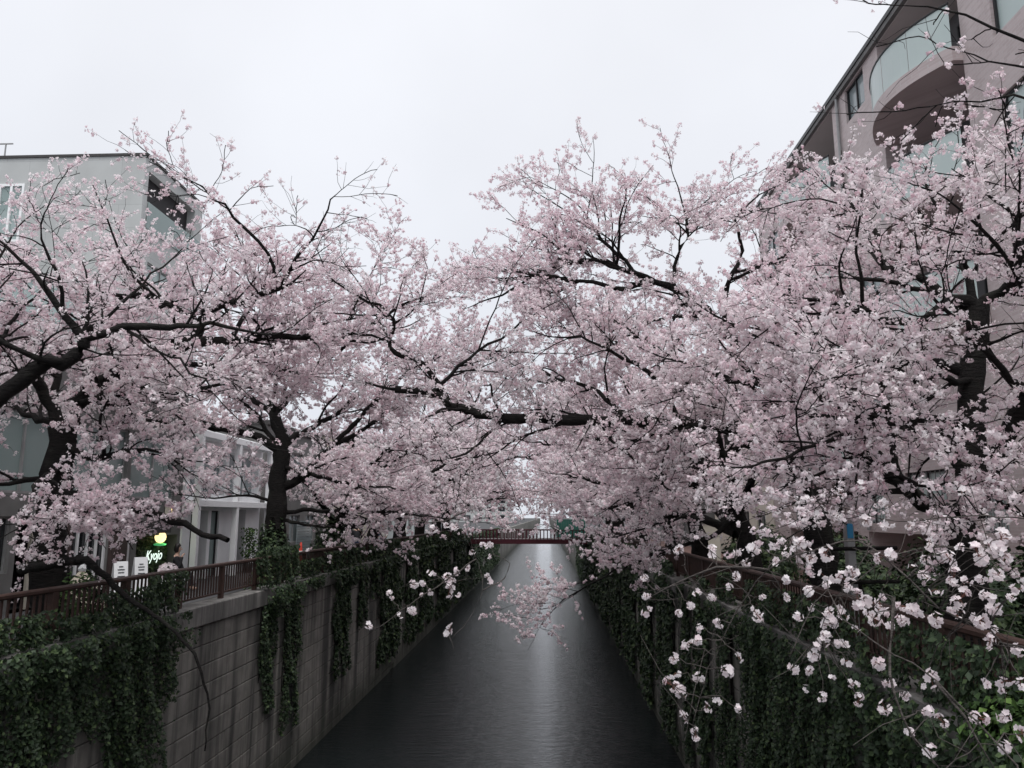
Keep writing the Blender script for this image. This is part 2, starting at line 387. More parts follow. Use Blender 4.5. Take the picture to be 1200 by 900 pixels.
def window(parent, x, s, y0, y1, z0, z1, pm, fm, nv=2, inset=0.12, ft=0.05, name='window', bars=0):
    """window frame with one pane object for each light; all in the plane x set back by inset"""
    X = x - s * inset; a, b = sorted((X, X + s * 0.05)); f = MB()
    f.box(a, b, y0, y1, z0, z0 + ft); f.box(a, b, y0, y1, z1 - ft, z1)
    w = (y1 - y0) / nv
    for k in range(nv + 1):
        yc = min(max(y0 + k * w, y0 + ft / 2), y1 - ft / 2); f.box(a, b, yc - ft / 2, yc + ft / 2, z0 + ft, z1 - ft)
    fr = f.build(name, fm, parent)
    for k in range(nv):
        xa, xb = sorted((X - s * (0.002 + 0.012 * (k % 2)), X - s * (0.010 + 0.012 * (k % 2))))
        MB().box(xa, xb, y0 + k * w + 0.01, y0 + (k + 1) * w - 0.01, z0 + 0.01, z1 - 0.01).build('pane', pm, fr)
    if bars:
        xa, xb = sorted((X + s * 0.06, X + s * 0.08)); bm = MB()
        for k in range(bars):
            yc = y0 + (k + 0.5) * (y1 - y0) / bars; bm.box(xa, xb, yc - 0.012, yc + 0.012, z0, z1)
        bm.build('window_bars', M['steel'], fr)
    return fr

# --- brick apartments on the right bank
BX, BT = 9.5, 20.0
ab = empty('apartment_building', (0, 0, 0), 0, 'mauve brick apartment block with curved frosted glass balconies', 'building')
holes = []; wins = []; bays = []
for fl in range(5):
    zf = 17.0 - 3.05 * fl
    for (ya, yb) in ((16.4, 20.5), (24.0, 29.2), (5.2, 9.4)):
        if fl < (3 if ya == 16.4 else 4): holes.append((ya, yb, zf, zf + 2.72, 1.5)); bays.append((ya, yb, zf))
    if fl < 4:
        for (ya, yb) in ((21.5, 22.9),):
            holes.append((ya, yb, zf + 1.6, zf + 2.7)); wins.append((ya, yb, zf + 1.6, zf + 2.7, 2, 'glass_pale', 0))
        for (ya, yb) in ((12.9, 15.25), (30.4, 32.2), (10.4, 12.0)):
            holes.append((ya, yb, zf - 0.55, zf + 1.15)); wins.append((ya, yb, zf - 0.55, zf + 1.15, 2, 'glass_frost' if ya == 12.9 else 'glass_pale', 0))
for (ya, yb, za, zb) in ((18.9, 21.0, 6.75, 7.62), (16.55, 17.5, 6.15, 7.15), (22.4, 24.0, 6.3, 7.5), (27, 29, 6.3, 7.5)):
    holes.append((ya, yb, za, zb)); wins.append((ya, yb, za, zb, 2, 'glass_frost', 9))
for (ya, yb, za, zb) in ((10.0, 16.3, ZR + 0.05, 6.05), (17.8, 23.6, ZR + 0.05, 6.05), (24.4, 31.0, ZR + 0.05, 6.05)):
    holes.append((ya, yb, za, zb, 3.0))
facade(ab, BX, -1, 2.0, 33.0, ZR, BT - 0.25, holes, M['tile'])
MB().quad((BX, 33, ZR), (BX + 14, 33, ZR), (BX + 14, 33, BT - 0.25), (BX, 33, BT - 0.25)).build('end_wall', M['tile'], ab)
MB().quad((BX, 2, ZR), (BX + 14, 2, ZR), (BX + 14, 2, BT - 0.25), (BX, 2, BT - 0.25)).build('end_wall', M['tile'], ab)
MB().box(BX - 0.12, BX + 14, 1.9, 33.1, BT - 0.25, BT).build('roof', M['grey_wall'], ab)
MB().box(BX - 0.16, BX - 0.122, 1.88, 33.12, BT - 0.10, BT + 0.03).build('roof_trim', M['dark_frame'], ab)
for yy in (23.4, 29.8, 12.4): MB().tube([(BX - 0.07, yy, 6.1), (BX - 0.07, yy, BT - 0.26)], 0.05, 8).build('drain_pipe', M['steel'], ab)
for (ya, yb, za, zb, nv, pm, bars) in wins: window(ab, BX, -1, ya, yb, za, zb, M[pm], M['dark_frame'], nv, bars=bars)
for h in holes:
    if len(h) > 4:
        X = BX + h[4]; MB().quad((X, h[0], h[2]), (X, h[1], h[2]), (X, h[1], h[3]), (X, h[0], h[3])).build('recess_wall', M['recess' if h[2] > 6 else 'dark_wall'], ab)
for (ya, yb, zf) in bays:
    n = 16; bul = 0.95
    def arc(k, off=0.0):
        u = k / n; return (BX + 0.02 - (bul + off) * math.sin(math.pi * (0.06 + 0.88 * u)) ** 0.8, ya + (yb - ya) * u)
    bal = MB()
    for k in range(n):
        (x0, y0), (x1, y1) = arc(k), arc(k + 1)
        bal.quad((x0, y0, zf - 0.33), (x1, y1, zf - 0.33), (x1, y1, zf + 0.02), (x0, y0, zf + 0.02))
        bal.quad((BX, y0, zf + 0.02), (x0, y0, zf + 0.02), (x1, y1, zf + 0.02), (BX, y1, zf + 0.02))
        bal.quad((BX, y0, zf - 0.33), (x0, y0, zf - 0.33), (x1, y1, zf - 0.33), (BX, y1, zf - 0.33))
    for k in (0, n):
        x0, y0 = arc(k); bal.quad((x0, y0, zf - 0.33), (BX, y0, zf - 0.33), (BX, y0, zf + 0.02), (x0, y0, zf + 0.02))
    bo = bal.build('balcony', M['tile'], ab)
    for q in range(4):
        g = MB()
        for k in range(q * n // 4, (q + 1) * n // 4):
            (x0, y0), (x1, y1) = arc(k, -0.06), arc(k + 1, -0.06)
            e = 0.02 if k == q * n // 4 else 0
            g.quad((x0, y0 + e, zf + 0.025), (x1, y1, zf + 0.025), (x1, y1, zf + 1.08), (x0, y0 + e, zf + 1.08))
        g.build('glass_panel', M['glass_frost'], bo)
    MB().tube([(arc(k, -0.06)[0], arc(k, -0.06)[1], zf + 1.10) for k in range(n + 1)], 0.03, 6).build('handrail', M['dark_frame'], bo)
    window(ab, BX + 1.5, -1, ya + 0.4, ya + (yb - ya) * 0.62, zf + 0.05, zf + 2.2, M['glass_pale'], M['dark_frame'], 2, inset=-0.06)

# --- pale grey block behind the shops
gx, gy, gt = -15.0, 26.7, 19.94
gb = empty('office_building', (gx, gy, ZL), 0, 'pale grey panelled building with dark recessed corner loggia, above the cafe', 'building')
def gl(o): o.location = (-gx, -gy, -ZL); return o
gh = [(27.0, 30.9, 18.25, 19.45, 0.35), (27.4, 30.9, 14.8, 16.0, 0.3), (27.4, 30.9, 11.6, 12.8, 0.3)]
gl(facade(gb, gx, 1, gy, 31.6, ZL, gt, gh, M['grey_tiles']))
q = MB().quad((gx - 0.35, 27.0, 18.25), (gx - 0.35, 30.9, 18.25), (gx - 0.35, 30.9, 19.45), (gx - 0.35, 27.0, 19.45))
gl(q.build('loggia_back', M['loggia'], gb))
for h in gh[1:]: gl(window(gb, gx, 1, *h[:4], M['glass_teal'], M['steel'], 3))
# face that looks down the canal
fm = MB(); fh = [(-20.6, -19.6, 16.6, 18.9), (-27.0, -21.2, 16.6, 18.6), (-20.6, -16.5, 12.9, 15.2), (-27.0, -21.2, 12.9, 15.2)]
xs = sorted({-45.0, gx, *[v for h in fh for v in h[:2]]}); zs = sorted({ZL, gt, *[v for h in fh for v in h[2:]]})
for a, b in zip(xs, xs[1:]):
    for c, d in zip(zs, zs[1:]):
        if any(h[0] <= a and b <= h[1] and h[2] <= c and d <= h[3] for h in fh): continue
        fm.quad((a, gy, c), (b, gy, c), (b, gy, d), (a, gy, d))
gl(fm.build('front_wall', M['grey_tiles'], gb))
for (a, b, c, d) in fh:
    f = MB(); t_ = 0.09
    f.box(a, b, gy - 0.03, gy + 0.12, c, c + t_); f.box(a, b, gy - 0.03, gy + 0.12, d - t_, d)
    for k in range(3):
        xc = min(max(a + k * (b - a) / 2, a + t_ / 2), b - t_ / 2); f.box(xc - t_ / 2, xc + t_ / 2, gy - 0.03, gy + 0.12, c + t_, d - t_)
    w = gl(f.build('window', M['white_paint'], gb))
    for k in range(2):
        MB().box(a + k * (b - a) / 2 + 0.02, a + (k + 1) * (b - a) / 2 - 0.02, gy + 0.03, gy + 0.05, c + 0.02, d - 0.02).build('pane', M['glass_teal'], w)
gl(MB().box(-45, gx + 0.05, gy - 0.05, 31.7, gt, gt + 0.10).build('roof', M['dark_wall'], gb))
gl(MB().box(gx + 0.02, gx + 0.05, 27.05, 31.4, 17.2, 18.24).build('glass_panel', M['glass_teal'], gb))
for k in range(7):
    gl(MB().box(-28 + k * 1.2, -27.96 + k * 1.2, gy + 0.3, gy + 0.34, gt + 0.1, gt + 0.75).build('roof_rail_post', M['steel'], gb))
gl(MB().box(-28, -20.5, gy + 0.3, gy + 0.34, gt + 0.75, gt + 0.79).build('roof_rail', M['steel'], gb))

# --- cafe with dark shopfront
SX = -12.0
cf = empty('cafe_building', (0, 0, 0), 0, 'dark cafe shopfront with white framed doors and teal glass upper floor', 'building')
ch = [(16.0, 17.15, ZL + .9, 6.5), (17.35, 18.55, ZL, 6.5), (19.4, 21.1, ZL, 6.45), (21.95, 22.35, ZL + .3, 6.45), (22.6, 25.15, ZL, 5.92), (8, 11.5, ZL, 6.5), (12, 15.5, ZL, 6.5)]
facade(cf, SX, 1, 6.0, 25.3, ZL, 6.95, ch, M['grey_wall'], 0.5)
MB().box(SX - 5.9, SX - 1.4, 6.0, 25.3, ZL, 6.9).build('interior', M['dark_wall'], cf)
MB().box(SX + 0.002, SX + 0.10, 21.12, 21.93, ZL, 6.9).build('pilaster', M['brown_wall'], cf)
MB().box(SX + 0.002, SX + 0.06, 18.6, 19.38, ZL, 6.9).build('pilaster', M['brown_wall'], cf)
MB().box(SX + 0.002, SX + 0.35, 22.62, 23.95, 6.0, 6.38).build('awning', M['dark_wall'], cf)
MB().box(SX - 0.5, SX - 0.42, 22.6, 25.15, ZL, 5.92).build('back_panel', M['brown_wall'], cf)
window(cf, SX, 1, 16.0, 17.15, ZL + .9, 6.5, M['glass_dark'], M['steel'], 1)
window(cf, SX, 1, 19.4, 21.1, ZL, 6.45, M['glass_dark'], M['white_paint'], 4, ft=0.07, name='glass_door')
window(cf, SX, 1, 21.95, 22.35, ZL + .3, 6.45, M['glass_dark'], M['white_paint'], 1, ft=0.08)
window(cf, SX, 1, 8, 11.5, ZL, 6.5, M['glass_dark'], M['steel'], 3); window(cf, SX, 1, 12, 15.5, ZL, 6.5, M['glass_dark'], M['steel'], 3)
MB().box(SX - 0.30, SX - 0.22, 17.5, 17.6, ZL, 6.5).build('door_post', M['steel'], cf)
MB().box(SX - 0.30, SX - 0.22, 18.2, 18.32, ZL, 6.5).build('door_post', M['cream'], cf)
up = [(7 + 3.0 * k, 9.8 + 3.0 * k, 7.02, 8.95) for k in range(6)]
facade(cf, SX - 0.02, 1, 6.0, 25.3, 6.952, 10.6, up, M['grey_wall'], name='upper_wall')
for u in up: window(cf, SX - 0.02, 1, *u, M['glass_teal'], M['steel'], 2, ft=0.06)
MB().box(SX - 6, SX - 1.0, 6.0, 25.3, 7.0, 10.5).build('interior', M['recess'], cf)
MB().box(SX - 6, SX + 0.1, 5.95, 25.28, 10.6, 10.8).build('roof', M['grey_wall'], cf)
MB().quad((SX, 6.0, ZL), (SX - 6, 6.0, ZL), (SX - 6, 6.0, 10.6), (SX, 6.0, 10.6)).build('end_wall', M['grey_wall'], cf)

# --- white framed house
wh = empty('white_building', (0, 0, 0), 0, 'white two storey building with square framed portals beside the cafe', 'building')
wholes = [(25.9, 27.25, ZL, 6.7, .8), (27.5, 28.2, ZL, 6.7, .3), (29.9, 30.7, ZL, 6.75, .8), (25.62, 28.5, 7.25, 8.9, .9), (28.8, 31.8, 7.25, 8.9, .9)]
facade(wh, SX + 0.05, 1, 25.32, 32.2, ZL, 9.35, wholes, M['white_paint'])
MB().quad((SX + .05, 25.32, ZL), (SX - 5, 25.32, ZL), (SX - 5, 25.32, 9.35), (SX + .05, 25.32, 9.35)).build('end_wall', M['white_paint'], wh)
MB().quad((SX + .05, 32.2, ZL), (SX - 5, 32.2, ZL), (SX - 5, 32.2, 9.35), (SX + .05, 32.2, 9.35)).build('end_wall', M['white_paint'], wh)
MB().box(SX - 5, SX + 0.12, 25.31, 32.25, 9.375, 9.5).build('roof', M['white_paint'], wh)
MB().box(SX - 5, SX - 0.95, 25.4, 32.1, ZL, 9.3).build('interior', M['dark_wall'], wh)
for yy in (25.42, 28.66, 32.0):
    MB().bbox(SX + 0.35, SX + 0.55, yy - 0.10, yy + 0.10, ZL, 9.15, 0.01).build('portal_post', M['white_paint'], wh)
for zz in (6.82, 9.15): MB().bbox(SX + 0.053, SX + 0.56, 25.33, 32.1, zz, zz + 0.22, 0.01).build('portal_beam', M['white_paint'], wh)
dr = MB().box(SX - 0.45, SX - 0.39, 25.9, 27.25, ZL, 6.7).build('door', M['dark_frame'], wh)
MB().box(SX - 0.388, SX - 0.36, 26.9, 26.98, 5.3, 5.55).build('handle', M['steel'], dr)
window(wh, SX + .05, 1, 27.5, 28.2, ZL, 6.7, M['glass_teal'], M['dark_frame'], 1)
window(wh, SX + .05, 1, 25.62, 28.5, 7.25, 8.9, M['glass_pale'], M['white_paint'], 2, inset=0.25)
window(wh, SX + .05, 1, 28.8, 31.8, 7.25, 8.9, M['glass_pale'], M['white_paint'], 3, inset=0.25)
MB().box(SX - 0.6, SX - 0.55, 29.9, 30.7, ZL, 6.75).build('back_panel', M['grey_wall'], wh)

# --- further houses half hidden by the blossom
def house(label, x, s, y0, y1, z0, z1, mat, glz, fl_h, wins_y, gap, name='house'):
    t = empty(name, (0, 0, 0), 0, label, 'building'); hs = []
    k = 0
    while z0 + 0.9 + k * fl_h + 1.4 < z1:
        y = y0 + gap
        while y + wins_y < y1 - gap * 0.5:
            hs.append((y, y + wins_y, z0 + 0.9 + k * fl_h, z0 + 2.2 + k * fl_h)); y += wins_y + gap
        k += 1
    facade(t, x, s, y0, y1, z0, z1, hs, mat, 0.2)
    for h in hs: window(t, x, s, *h, M[glz], M['steel'], 2)
    for yy in (y0, y1): MB().quad((x, yy, z0), (x - s * 9, yy, z0), (x - s * 9, yy, z1), (x, yy, z1)).build('end_wall', mat, t)
    a, b = sorted((x + s * 0.15, x - s * 9)); MB().box(a, b, y0 - 0.1, y1 + 0.1, z1, z1 + 0.2).build('roof', M['dark_wall'], t)
    return t
house('grey rendered house with a blue-grey shutter, just past the white building', -12.3, 1, 33.5, 43.0, ZL, 10.5, M['grey_wall'], 'glass_pale', 3.0, 1.6, 1.0)
house('cream house beyond the grey one, glimpsed under the blossom', -12.0, 1, 43.6, 54, ZL, 11.0, M['cream'], 'glass_dark', 3.0, 1.4, 1.2)
house('pale panelled house by the far bridge on the shop side', -12.6, 1, 54.6, 80, ZL, 12.0, M['grey_panel'], 'glass_dark', 3.0, 1.8, 1.3)
house('cream rendered house just beyond the brick apartments', 9.8, -1, 34.2, 46, ZR, 11.5, M['cream'], 'glass_dark', 3.0, 1.5, 1.3)
house('grey house by the far bridge on the brick-apartment side', 9.6, -1, 46.8, 80, ZR, 12.5, M['grey_wall'], 'glass_dark', 3.0, 1.7, 1.4)
for (lb, xa, xb, yy, hh) in (('distant grey block seen down the canal on the shop side', -60, -14, 300, 14), ('distant pale block seen down the canal on the brick-apartment side', 10, 60, 320, 17)):
    t = empty('distant_block', (0, 0, 0), 0, lb, 'building'); MB().box(xa, xb, yy, yy + 20, ZL, hh).build('wall', M['grey_tiles'], t); MB().box(xa - .3, xb + .3, yy - .3, yy + 20.3, hh, hh + .5).build('roof', M['grey_wall'], t)
    for fl in range(3):
        for k in range(10): MB().box(xa + 2 + k * 4.4, xa + 4.6 + k * 4.4, yy - .08, yy - .02, ZL + 1 + fl * 3.1, ZL + 2.6 + fl * 3.1).build('window', M['glass_dark'], t)
sh = MB()
for k in range(14): sh.box(-12.29, -12.25 - 0.01 * (k % 2), 38.2, 40.6, ZL + 0.1 + k * 0.13, ZL + 0.215 + k * 0.13)
tag(sh.build('shutter', M['glass_pale']), 'blue-grey roller shutter on the house past the white building', 'shutter')

# ------------------------------------------------------------------ cherry trees
def unit(v): return v / np.maximum(np.linalg.norm(v, axis=-1, keepdims=True), 1e-9)
def smooth_line(pts, step=0.22, jit=0.03, rng=None):
    """Catmull-Rom through the points, resampled and slightly knotted"""
    P = np.vstack([2 * pts[0] - pts[1], pts, 2 * pts[-1] - pts[-2]]); out = []
    for i in range(1, len(P) - 2):
        n = max(2, int(np.linalg.norm(P[i + 1] - P[i]) / step)); t = np.linspace(0, 1, n, endpoint=False)[:, None]
        a, b, c, d = P[i - 1], P[i], P[i + 1], P[i + 2]
        out.append(0.5 * (2 * b + (c - a) * t + (2 * a - 5 * b + 4 * c - d) * t ** 2 + (3 * b - a - 3 * c + d) * t ** 3))
    L = np.vstack(out + [P[-2][None]])
    if rng is not None and len(L) > 3: L[1:-1] += rng.normal(0, jit, (len(L) - 2, 3))
    return L
def tubes(P, R, n):
    """P (K,m,3) centre lines, R (K,m) radii -> verts, quads"""
    K, m, _ = P.shape; T = np.empty_like(P); T[:, 1:-1] = P[:, 2:] - P[:, :-2]; T[:, 0] = P[:, 1] - P[:, 0]; T[:, -1] = P[:, -1] - P[:, -2]; T = unit(T)
    ref = np.where(np.abs(T[..., 2:3]) < 0.92, np.array([0.21, 0.13, 1.0]), np.array([1.0, 0.3, 0.0]))
    U = unit(np.cross(T, ref)); W = np.cross(T, U); a = np.arange(n) * 2 * np.pi / n
    V = P[:, :, None] + (U[:, :, None] * np.cos(a)[:, None] + W[:, :, None] * np.sin(a)[:, None]) * R[:, :, None, None]
    base = (np.arange(K)[:, None, None] * m + np.arange(m - 1)[None, :, None]) * n; k = np.arange(n)[None, None]; k2 = (k + 1) % n
    Q = np.stack([base + k, base + k2, base + k2 + n, base + k + n], -1).reshape(-1, 4)
    return V.reshape(-1, 3), Q
def grow(S, D, L, n, rng, wig, g0, g1):
    P = np.empty((len(S), n, 3)); P[:, 0] = S; d = unit(D)
    for i in range(1, n):
        d = d + rng.normal(0, wig, d.shape); d[:, 2] += g0 + (g1 - g0) * i / n; d = unit(d)
        P[:, i] = P[:, i - 1] + d * (L / (n - 1))[:, None]
    return P
def spawn(P, R, rng, t0, t1, spacing):
    """points strewn along centre lines: position, tangent, radius, place along the line"""
    K, m, _ = P.shape; seg = np.linalg.norm(P[:, 1:] - P[:, :-1], axis=-1).sum(1)
    cnt = np.floor(seg * (t1 - t0) / spacing + rng.random(K)).astype(int); idx = np.repeat(np.arange(K), cnt)
    t = t0 + (t1 - t0) * rng.random(len(idx)); f = t * (m - 1); i = np.minimum(f.astype(int), m - 2); w = (f - i)[:, None]
    a, b = P[idx, i], P[idx, i + 1]
    return a * (1 - w) + b * w, unit(b - a), R[idx, i] * (1 - w[:, 0]) + R[idx, i + 1] * w[:, 0], t
def sidewards(T, rng, a0, a1, flat, lift):
    p = unit(np.cross(T, rng.normal(size=T.shape))); a = rng.uniform(a0, a1, len(T))[:, None]
    d = T * np.cos(a) + p * np.sin(a); d[:, 2] = d[:, 2] * flat + lift; return unit(d)
def blossom(C, rng, nf, R, size, cup):
    """C: cluster centres; nf flowers around each. cup: a pyramid of four petals, else a bent quad"""
    N = len(C); D = unit(rng.normal(size=(N, nf, 3))); cen = C[:, None] + D * (R * np.exp(rng.normal(0, 0.28, (N, 1, 1))) * rng.uniform(0.4, 1.0, (N, nf, 1)))
    D = unit(D + rng.normal(0, 0.35, D.shape)).reshape(-1, 3); cen = cen.reshape(-1, 3)
    U = unit(np.cross(D, rng.normal(size=D.shape))); W = np.cross(D, U); s = size * rng.uniform(0.75, 1.2, (len(cen), 1)); k = len(cen)
    ct = np.repeat(rng.normal(0.58, 0.19, N), nf); tint = np.clip(ct + rng.normal(0, 0.14, k), 0.0, 1)
    if cup:
        V = np.stack([cen - D * s * 0.45, cen + U * s, cen + W * s * 0.9, cen - U * s, cen - W * s * 0.9], 1).reshape(-1, 3)
        b = np.arange(k)[:, None, None] * 5; Q = (b + np.array([[0, 1, 2], [0, 2, 3], [0, 3, 4], [0, 4, 1]])[None]).reshape(-1, 3); tint = np.repeat(tint, 4)
    else:
        V = np.stack([cen + U * s, cen + W * s * 0.9 - D * s * .5, cen - U * s, cen - W * s * 0.9 - D * s * .5], 1).reshape(-1, 3)
        b = np.arange(k)[:, None, None] * 4; Q = (b + np.array([[0, 1, 2], [0, 2, 3]])[None]).reshape(-1, 3); tint = np.repeat(tint, 2)
    return V, Q, tint

def trunk_line(pts, radii, rng, step=0.2, jit=0.02):
    L = smooth_line(pts, step, jit, rng); t = np.linspace(0, 1, len(L)); r = np.interp(t, np.linspace(0, 1, len(radii)), radii)
    return L, r * (1 + rng.normal(0, 0.05, len(r)))

def make_tree(root, trunk, limbs, seed, dens=1.0, bloom=1.0, nf=9, cup=False, fsize=0.0215, prad=0.052, bl=(1.0, 2.4), joined=False, tw_mat='twig', bsp=0.30, tsp=0.14, psp=0.068, lift=0.05, ssp=0.75, sl=(1.2, 2.8)):
    """trunk: (points, radii); limbs: list of (points, r0, r1[, bloom factor]); everything in world coordinates. root: Empty at the foot"""
    rng = np.random.default_rng(seed); o0 = np.array(root.location); rz = 0
    def put(name, V, Q, mat, smooth=True, tint=None): return link(name, arr_mesh(name, V - o0, Q, M[mat], smooth, tint), root)
    L, r = trunk_line(trunk[0], trunk[1], rng); r[0] *= 1.35; r[1] *= 1.12
    V, Q = tubes(L[None], r[None], 14); ang = np.arctan2(V[:, 1] - np.repeat(L[:, 1], 14), V[:, 0] - np.repeat(L[:, 0], 14))
    ctr = np.repeat(L, 14, axis=0); V = ctr + (V - ctr) * (1 + 0.10 * np.sin(ang * 3 + seed) + 0.06 * np.sin(ang * 5 + V[:, 2] * 2.5) + rng.normal(0, 0.03, len(V)))[:, None]
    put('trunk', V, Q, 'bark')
    allP, allR, bf, LV, LQ, off = [], [], [], [], [], 0
    for lb in limbs:
        pts, r0, r1 = lb[:3]; L = smooth_line(np.asarray(pts), 0.2, 0.022, rng); t = np.linspace(0, 1, len(L)); r = r0 + (r1 - r0) * t ** 0.8
        r = r * (1 + rng.normal(0, 0.07, len(r))); V, Q = tubes(L[None], r[None], 9)
        if joined: LV.append(V); LQ.append(Q + off); off += len(V)
        else: put('limb', V, Q, 'bark')
        i = np.linspace(0, len(L) - 1, 24); k = np.minimum(i.astype(int), len(L) - 2); w = (i - k)[:, None]
        allP.append(L[k] * (1 - w) + L[k + 1] * w); allR.append(np.interp(i, np.arange(len(r)), r)); bf.append(lb[3] if len(lb) > 3 else 1.0)
    if joined: put('limbs', np.vstack(LV), np.vstack(LQ), 'bark')
    BV, BQ, boff, C = [], [], 0, []
    for f in sorted(set(bf)):
        P = np.array([p for p, b in zip(allP, bf) if b == f]); R = np.array([p for p, b in zip(allR, bf) if b == f])
        # boughs
        if f <= 0: continue
        s, T, rr, t = spawn(P, R, rng, 0.14, 1.0, ssp * (1.0 if f > 0.55 else 1.7)); ln = rng.uniform(sl[0], sl[1], len(s)) * (1 - 0.4 * t) * (1.0 if f > 0.55 else 0.45)
        S = grow(s, sidewards(T, rng, 0.55, 1.25, 0.45, lift + 0.06), ln, 12, rng, 0.12, 0.03, -0.05)
        SR = np.maximum(np.minimum(rr * 0.65, 0.008 + 0.015 * ln)[:, None] * np.linspace(1, 0.25, 12)[None], 0.004)
        V, Q = tubes(S, SR, 6); BV.append(V); BQ.append(Q + boff); boff += len(V)
        # branches
        s, T, rr, t = spawn(P, R, rng, 0.16, 1.0, bsp * 1.5 / dens); ln = rng.uniform(bl[0], bl[1], len(s)) * (1 - 0.45 * t)
        s2, T2, rr2, t2 = spawn(S, SR, rng, 0.12, 1.0, bsp / dens); ln = np.concatenate([ln, rng.uniform(bl[0] * 0.5, bl[1] * 0.6, len(s2)) * (1 - 0.45 * t2)])
        s, T, rr = np.vstack([s, s2]), np.vstack([T, T2]), np.concatenate([rr, rr2])
        B = grow(s, sidewards(T, rng, 0.5, 1.25, 0.5, lift + 0.06), ln, 9, rng, 0.15, 0.035, -0.05)
        P_, R_ = P, R
        tip = P[:, -1]; tB = grow(tip, unit(P[:, -1] - P[:, -3]), rng.uniform(0.5, 1.1, len(tip)), 9, rng, 0.13, 0.05, -0.03)
        B = np.vstack([B, tB]); r0 = np.concatenate([np.minimum(rr * 0.55, 0.006 + 0.010 * ln), np.minimum(R[:, -1], 0.03)]); BR = r0[:, None] * np.linspace(1, 0.28, 9)[None]; BR = np.maximum(BR, 0.0055)
        V, Q = tubes(B, BR, 5); BV.append(V); BQ.append(Q + boff); boff += len(V)
        # twigs
        s, T, rr, t = spawn(B, BR, rng, 0.12, 1.0, tsp); ln = rng.uniform(0.25, 0.85, len(s)) * (1 - 0.35 * t)
        W = grow(s, sidewards(T, rng, 0.5, 1.2, 0.75, lift + 0.08), ln, 5, rng, 0.17, 0.04, -0.02)
        WR = np.minimum(rr * 0.7, 0.0055)[:, None] * np.linspace(1, 0.45, 5)[None]
        V, Q = tubes(W, WR, 3); BV.append(V); BQ.append(Q + boff); boff += len(V)
        # flower clusters
        e = rng.normal(0, 0.022, (1, 3))
        for (PP, RR, t0, sp) in ((W, WR, 0.15, psp), (B, BR, 0.35, psp * 2.2)):
            if f * bloom <= 0: continue
            c = spawn(PP, RR, rng, t0, 1.0, sp / (f * bloom))[0]; C.append(c + rng.normal(0, 0.022, c.shape))
        tip = W[:, -1]; tip = tip[rng.random(len(tip)) < f * bloom]; C.append(tip)
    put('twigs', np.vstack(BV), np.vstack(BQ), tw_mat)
    C = np.vstack(C); V, Q, ti = blossom(C, rng, nf, prad, fsize, cup)
    put('crown', V, Q, 'petal', False, ti)
    return root, len(Q)

def generic_limbs(foot, rng, toward, height=2.0, n=7, reach=(4.2, 6.0)):
    """foot: world point; toward: +1 when the canal lies to +x"""
    top = foot + np.array([0.25 * toward, 0.1, height]); limbs = []
    for k in range(n):
        az = -1.9 + 3.8 * (k + 0.5) / n + rng.normal(0, 0.18); el = rng.uniform(0.28, 1.0); L = rng.uniform(*reach) * (1.0 if abs(az) < 1.3 else 0.75)
        if k % 3 == 1: el = rng.uniform(0.85, 1.25)
        d = np.array([math.cos(az) * toward * math.cos(el), math.sin(az) * math.cos(el), math.sin(el)])
        p = [top - np.array([0, 0, rng.uniform(0, 0.6)])]; m = 6
        for i in range(m):
            d = d + rng.normal(0, 0.13, 3); d[2] -= 0.10 * (1 if i > 1 else -0.2); d = d / np.linalg.norm(d); p.append(p[-1] + d * L / m)
        limbs.append((np.array(p), 0.13, 0.018))
    tr = (np.array([foot - np.array([0, 0, 0.1]), foot + np.array([0.03, 0.05, height * 0.5]), top]), [0.30, 0.24, 0.19])
    return tr, limbs

def foot_of(x, y, z): return np.array([x, y, z])
TRI = 0
def tree(label, loc, trunk, limbs, seed, **kw):
    global TRI
    r = empty('cherry_tree', tuple(loc), 0, label, 'tree', 'cherry trees along the canal'); bpy.context.view_layer.update()
    r, n = make_tree(r, trunk, limbs, seed, **kw); TRI += n; return r

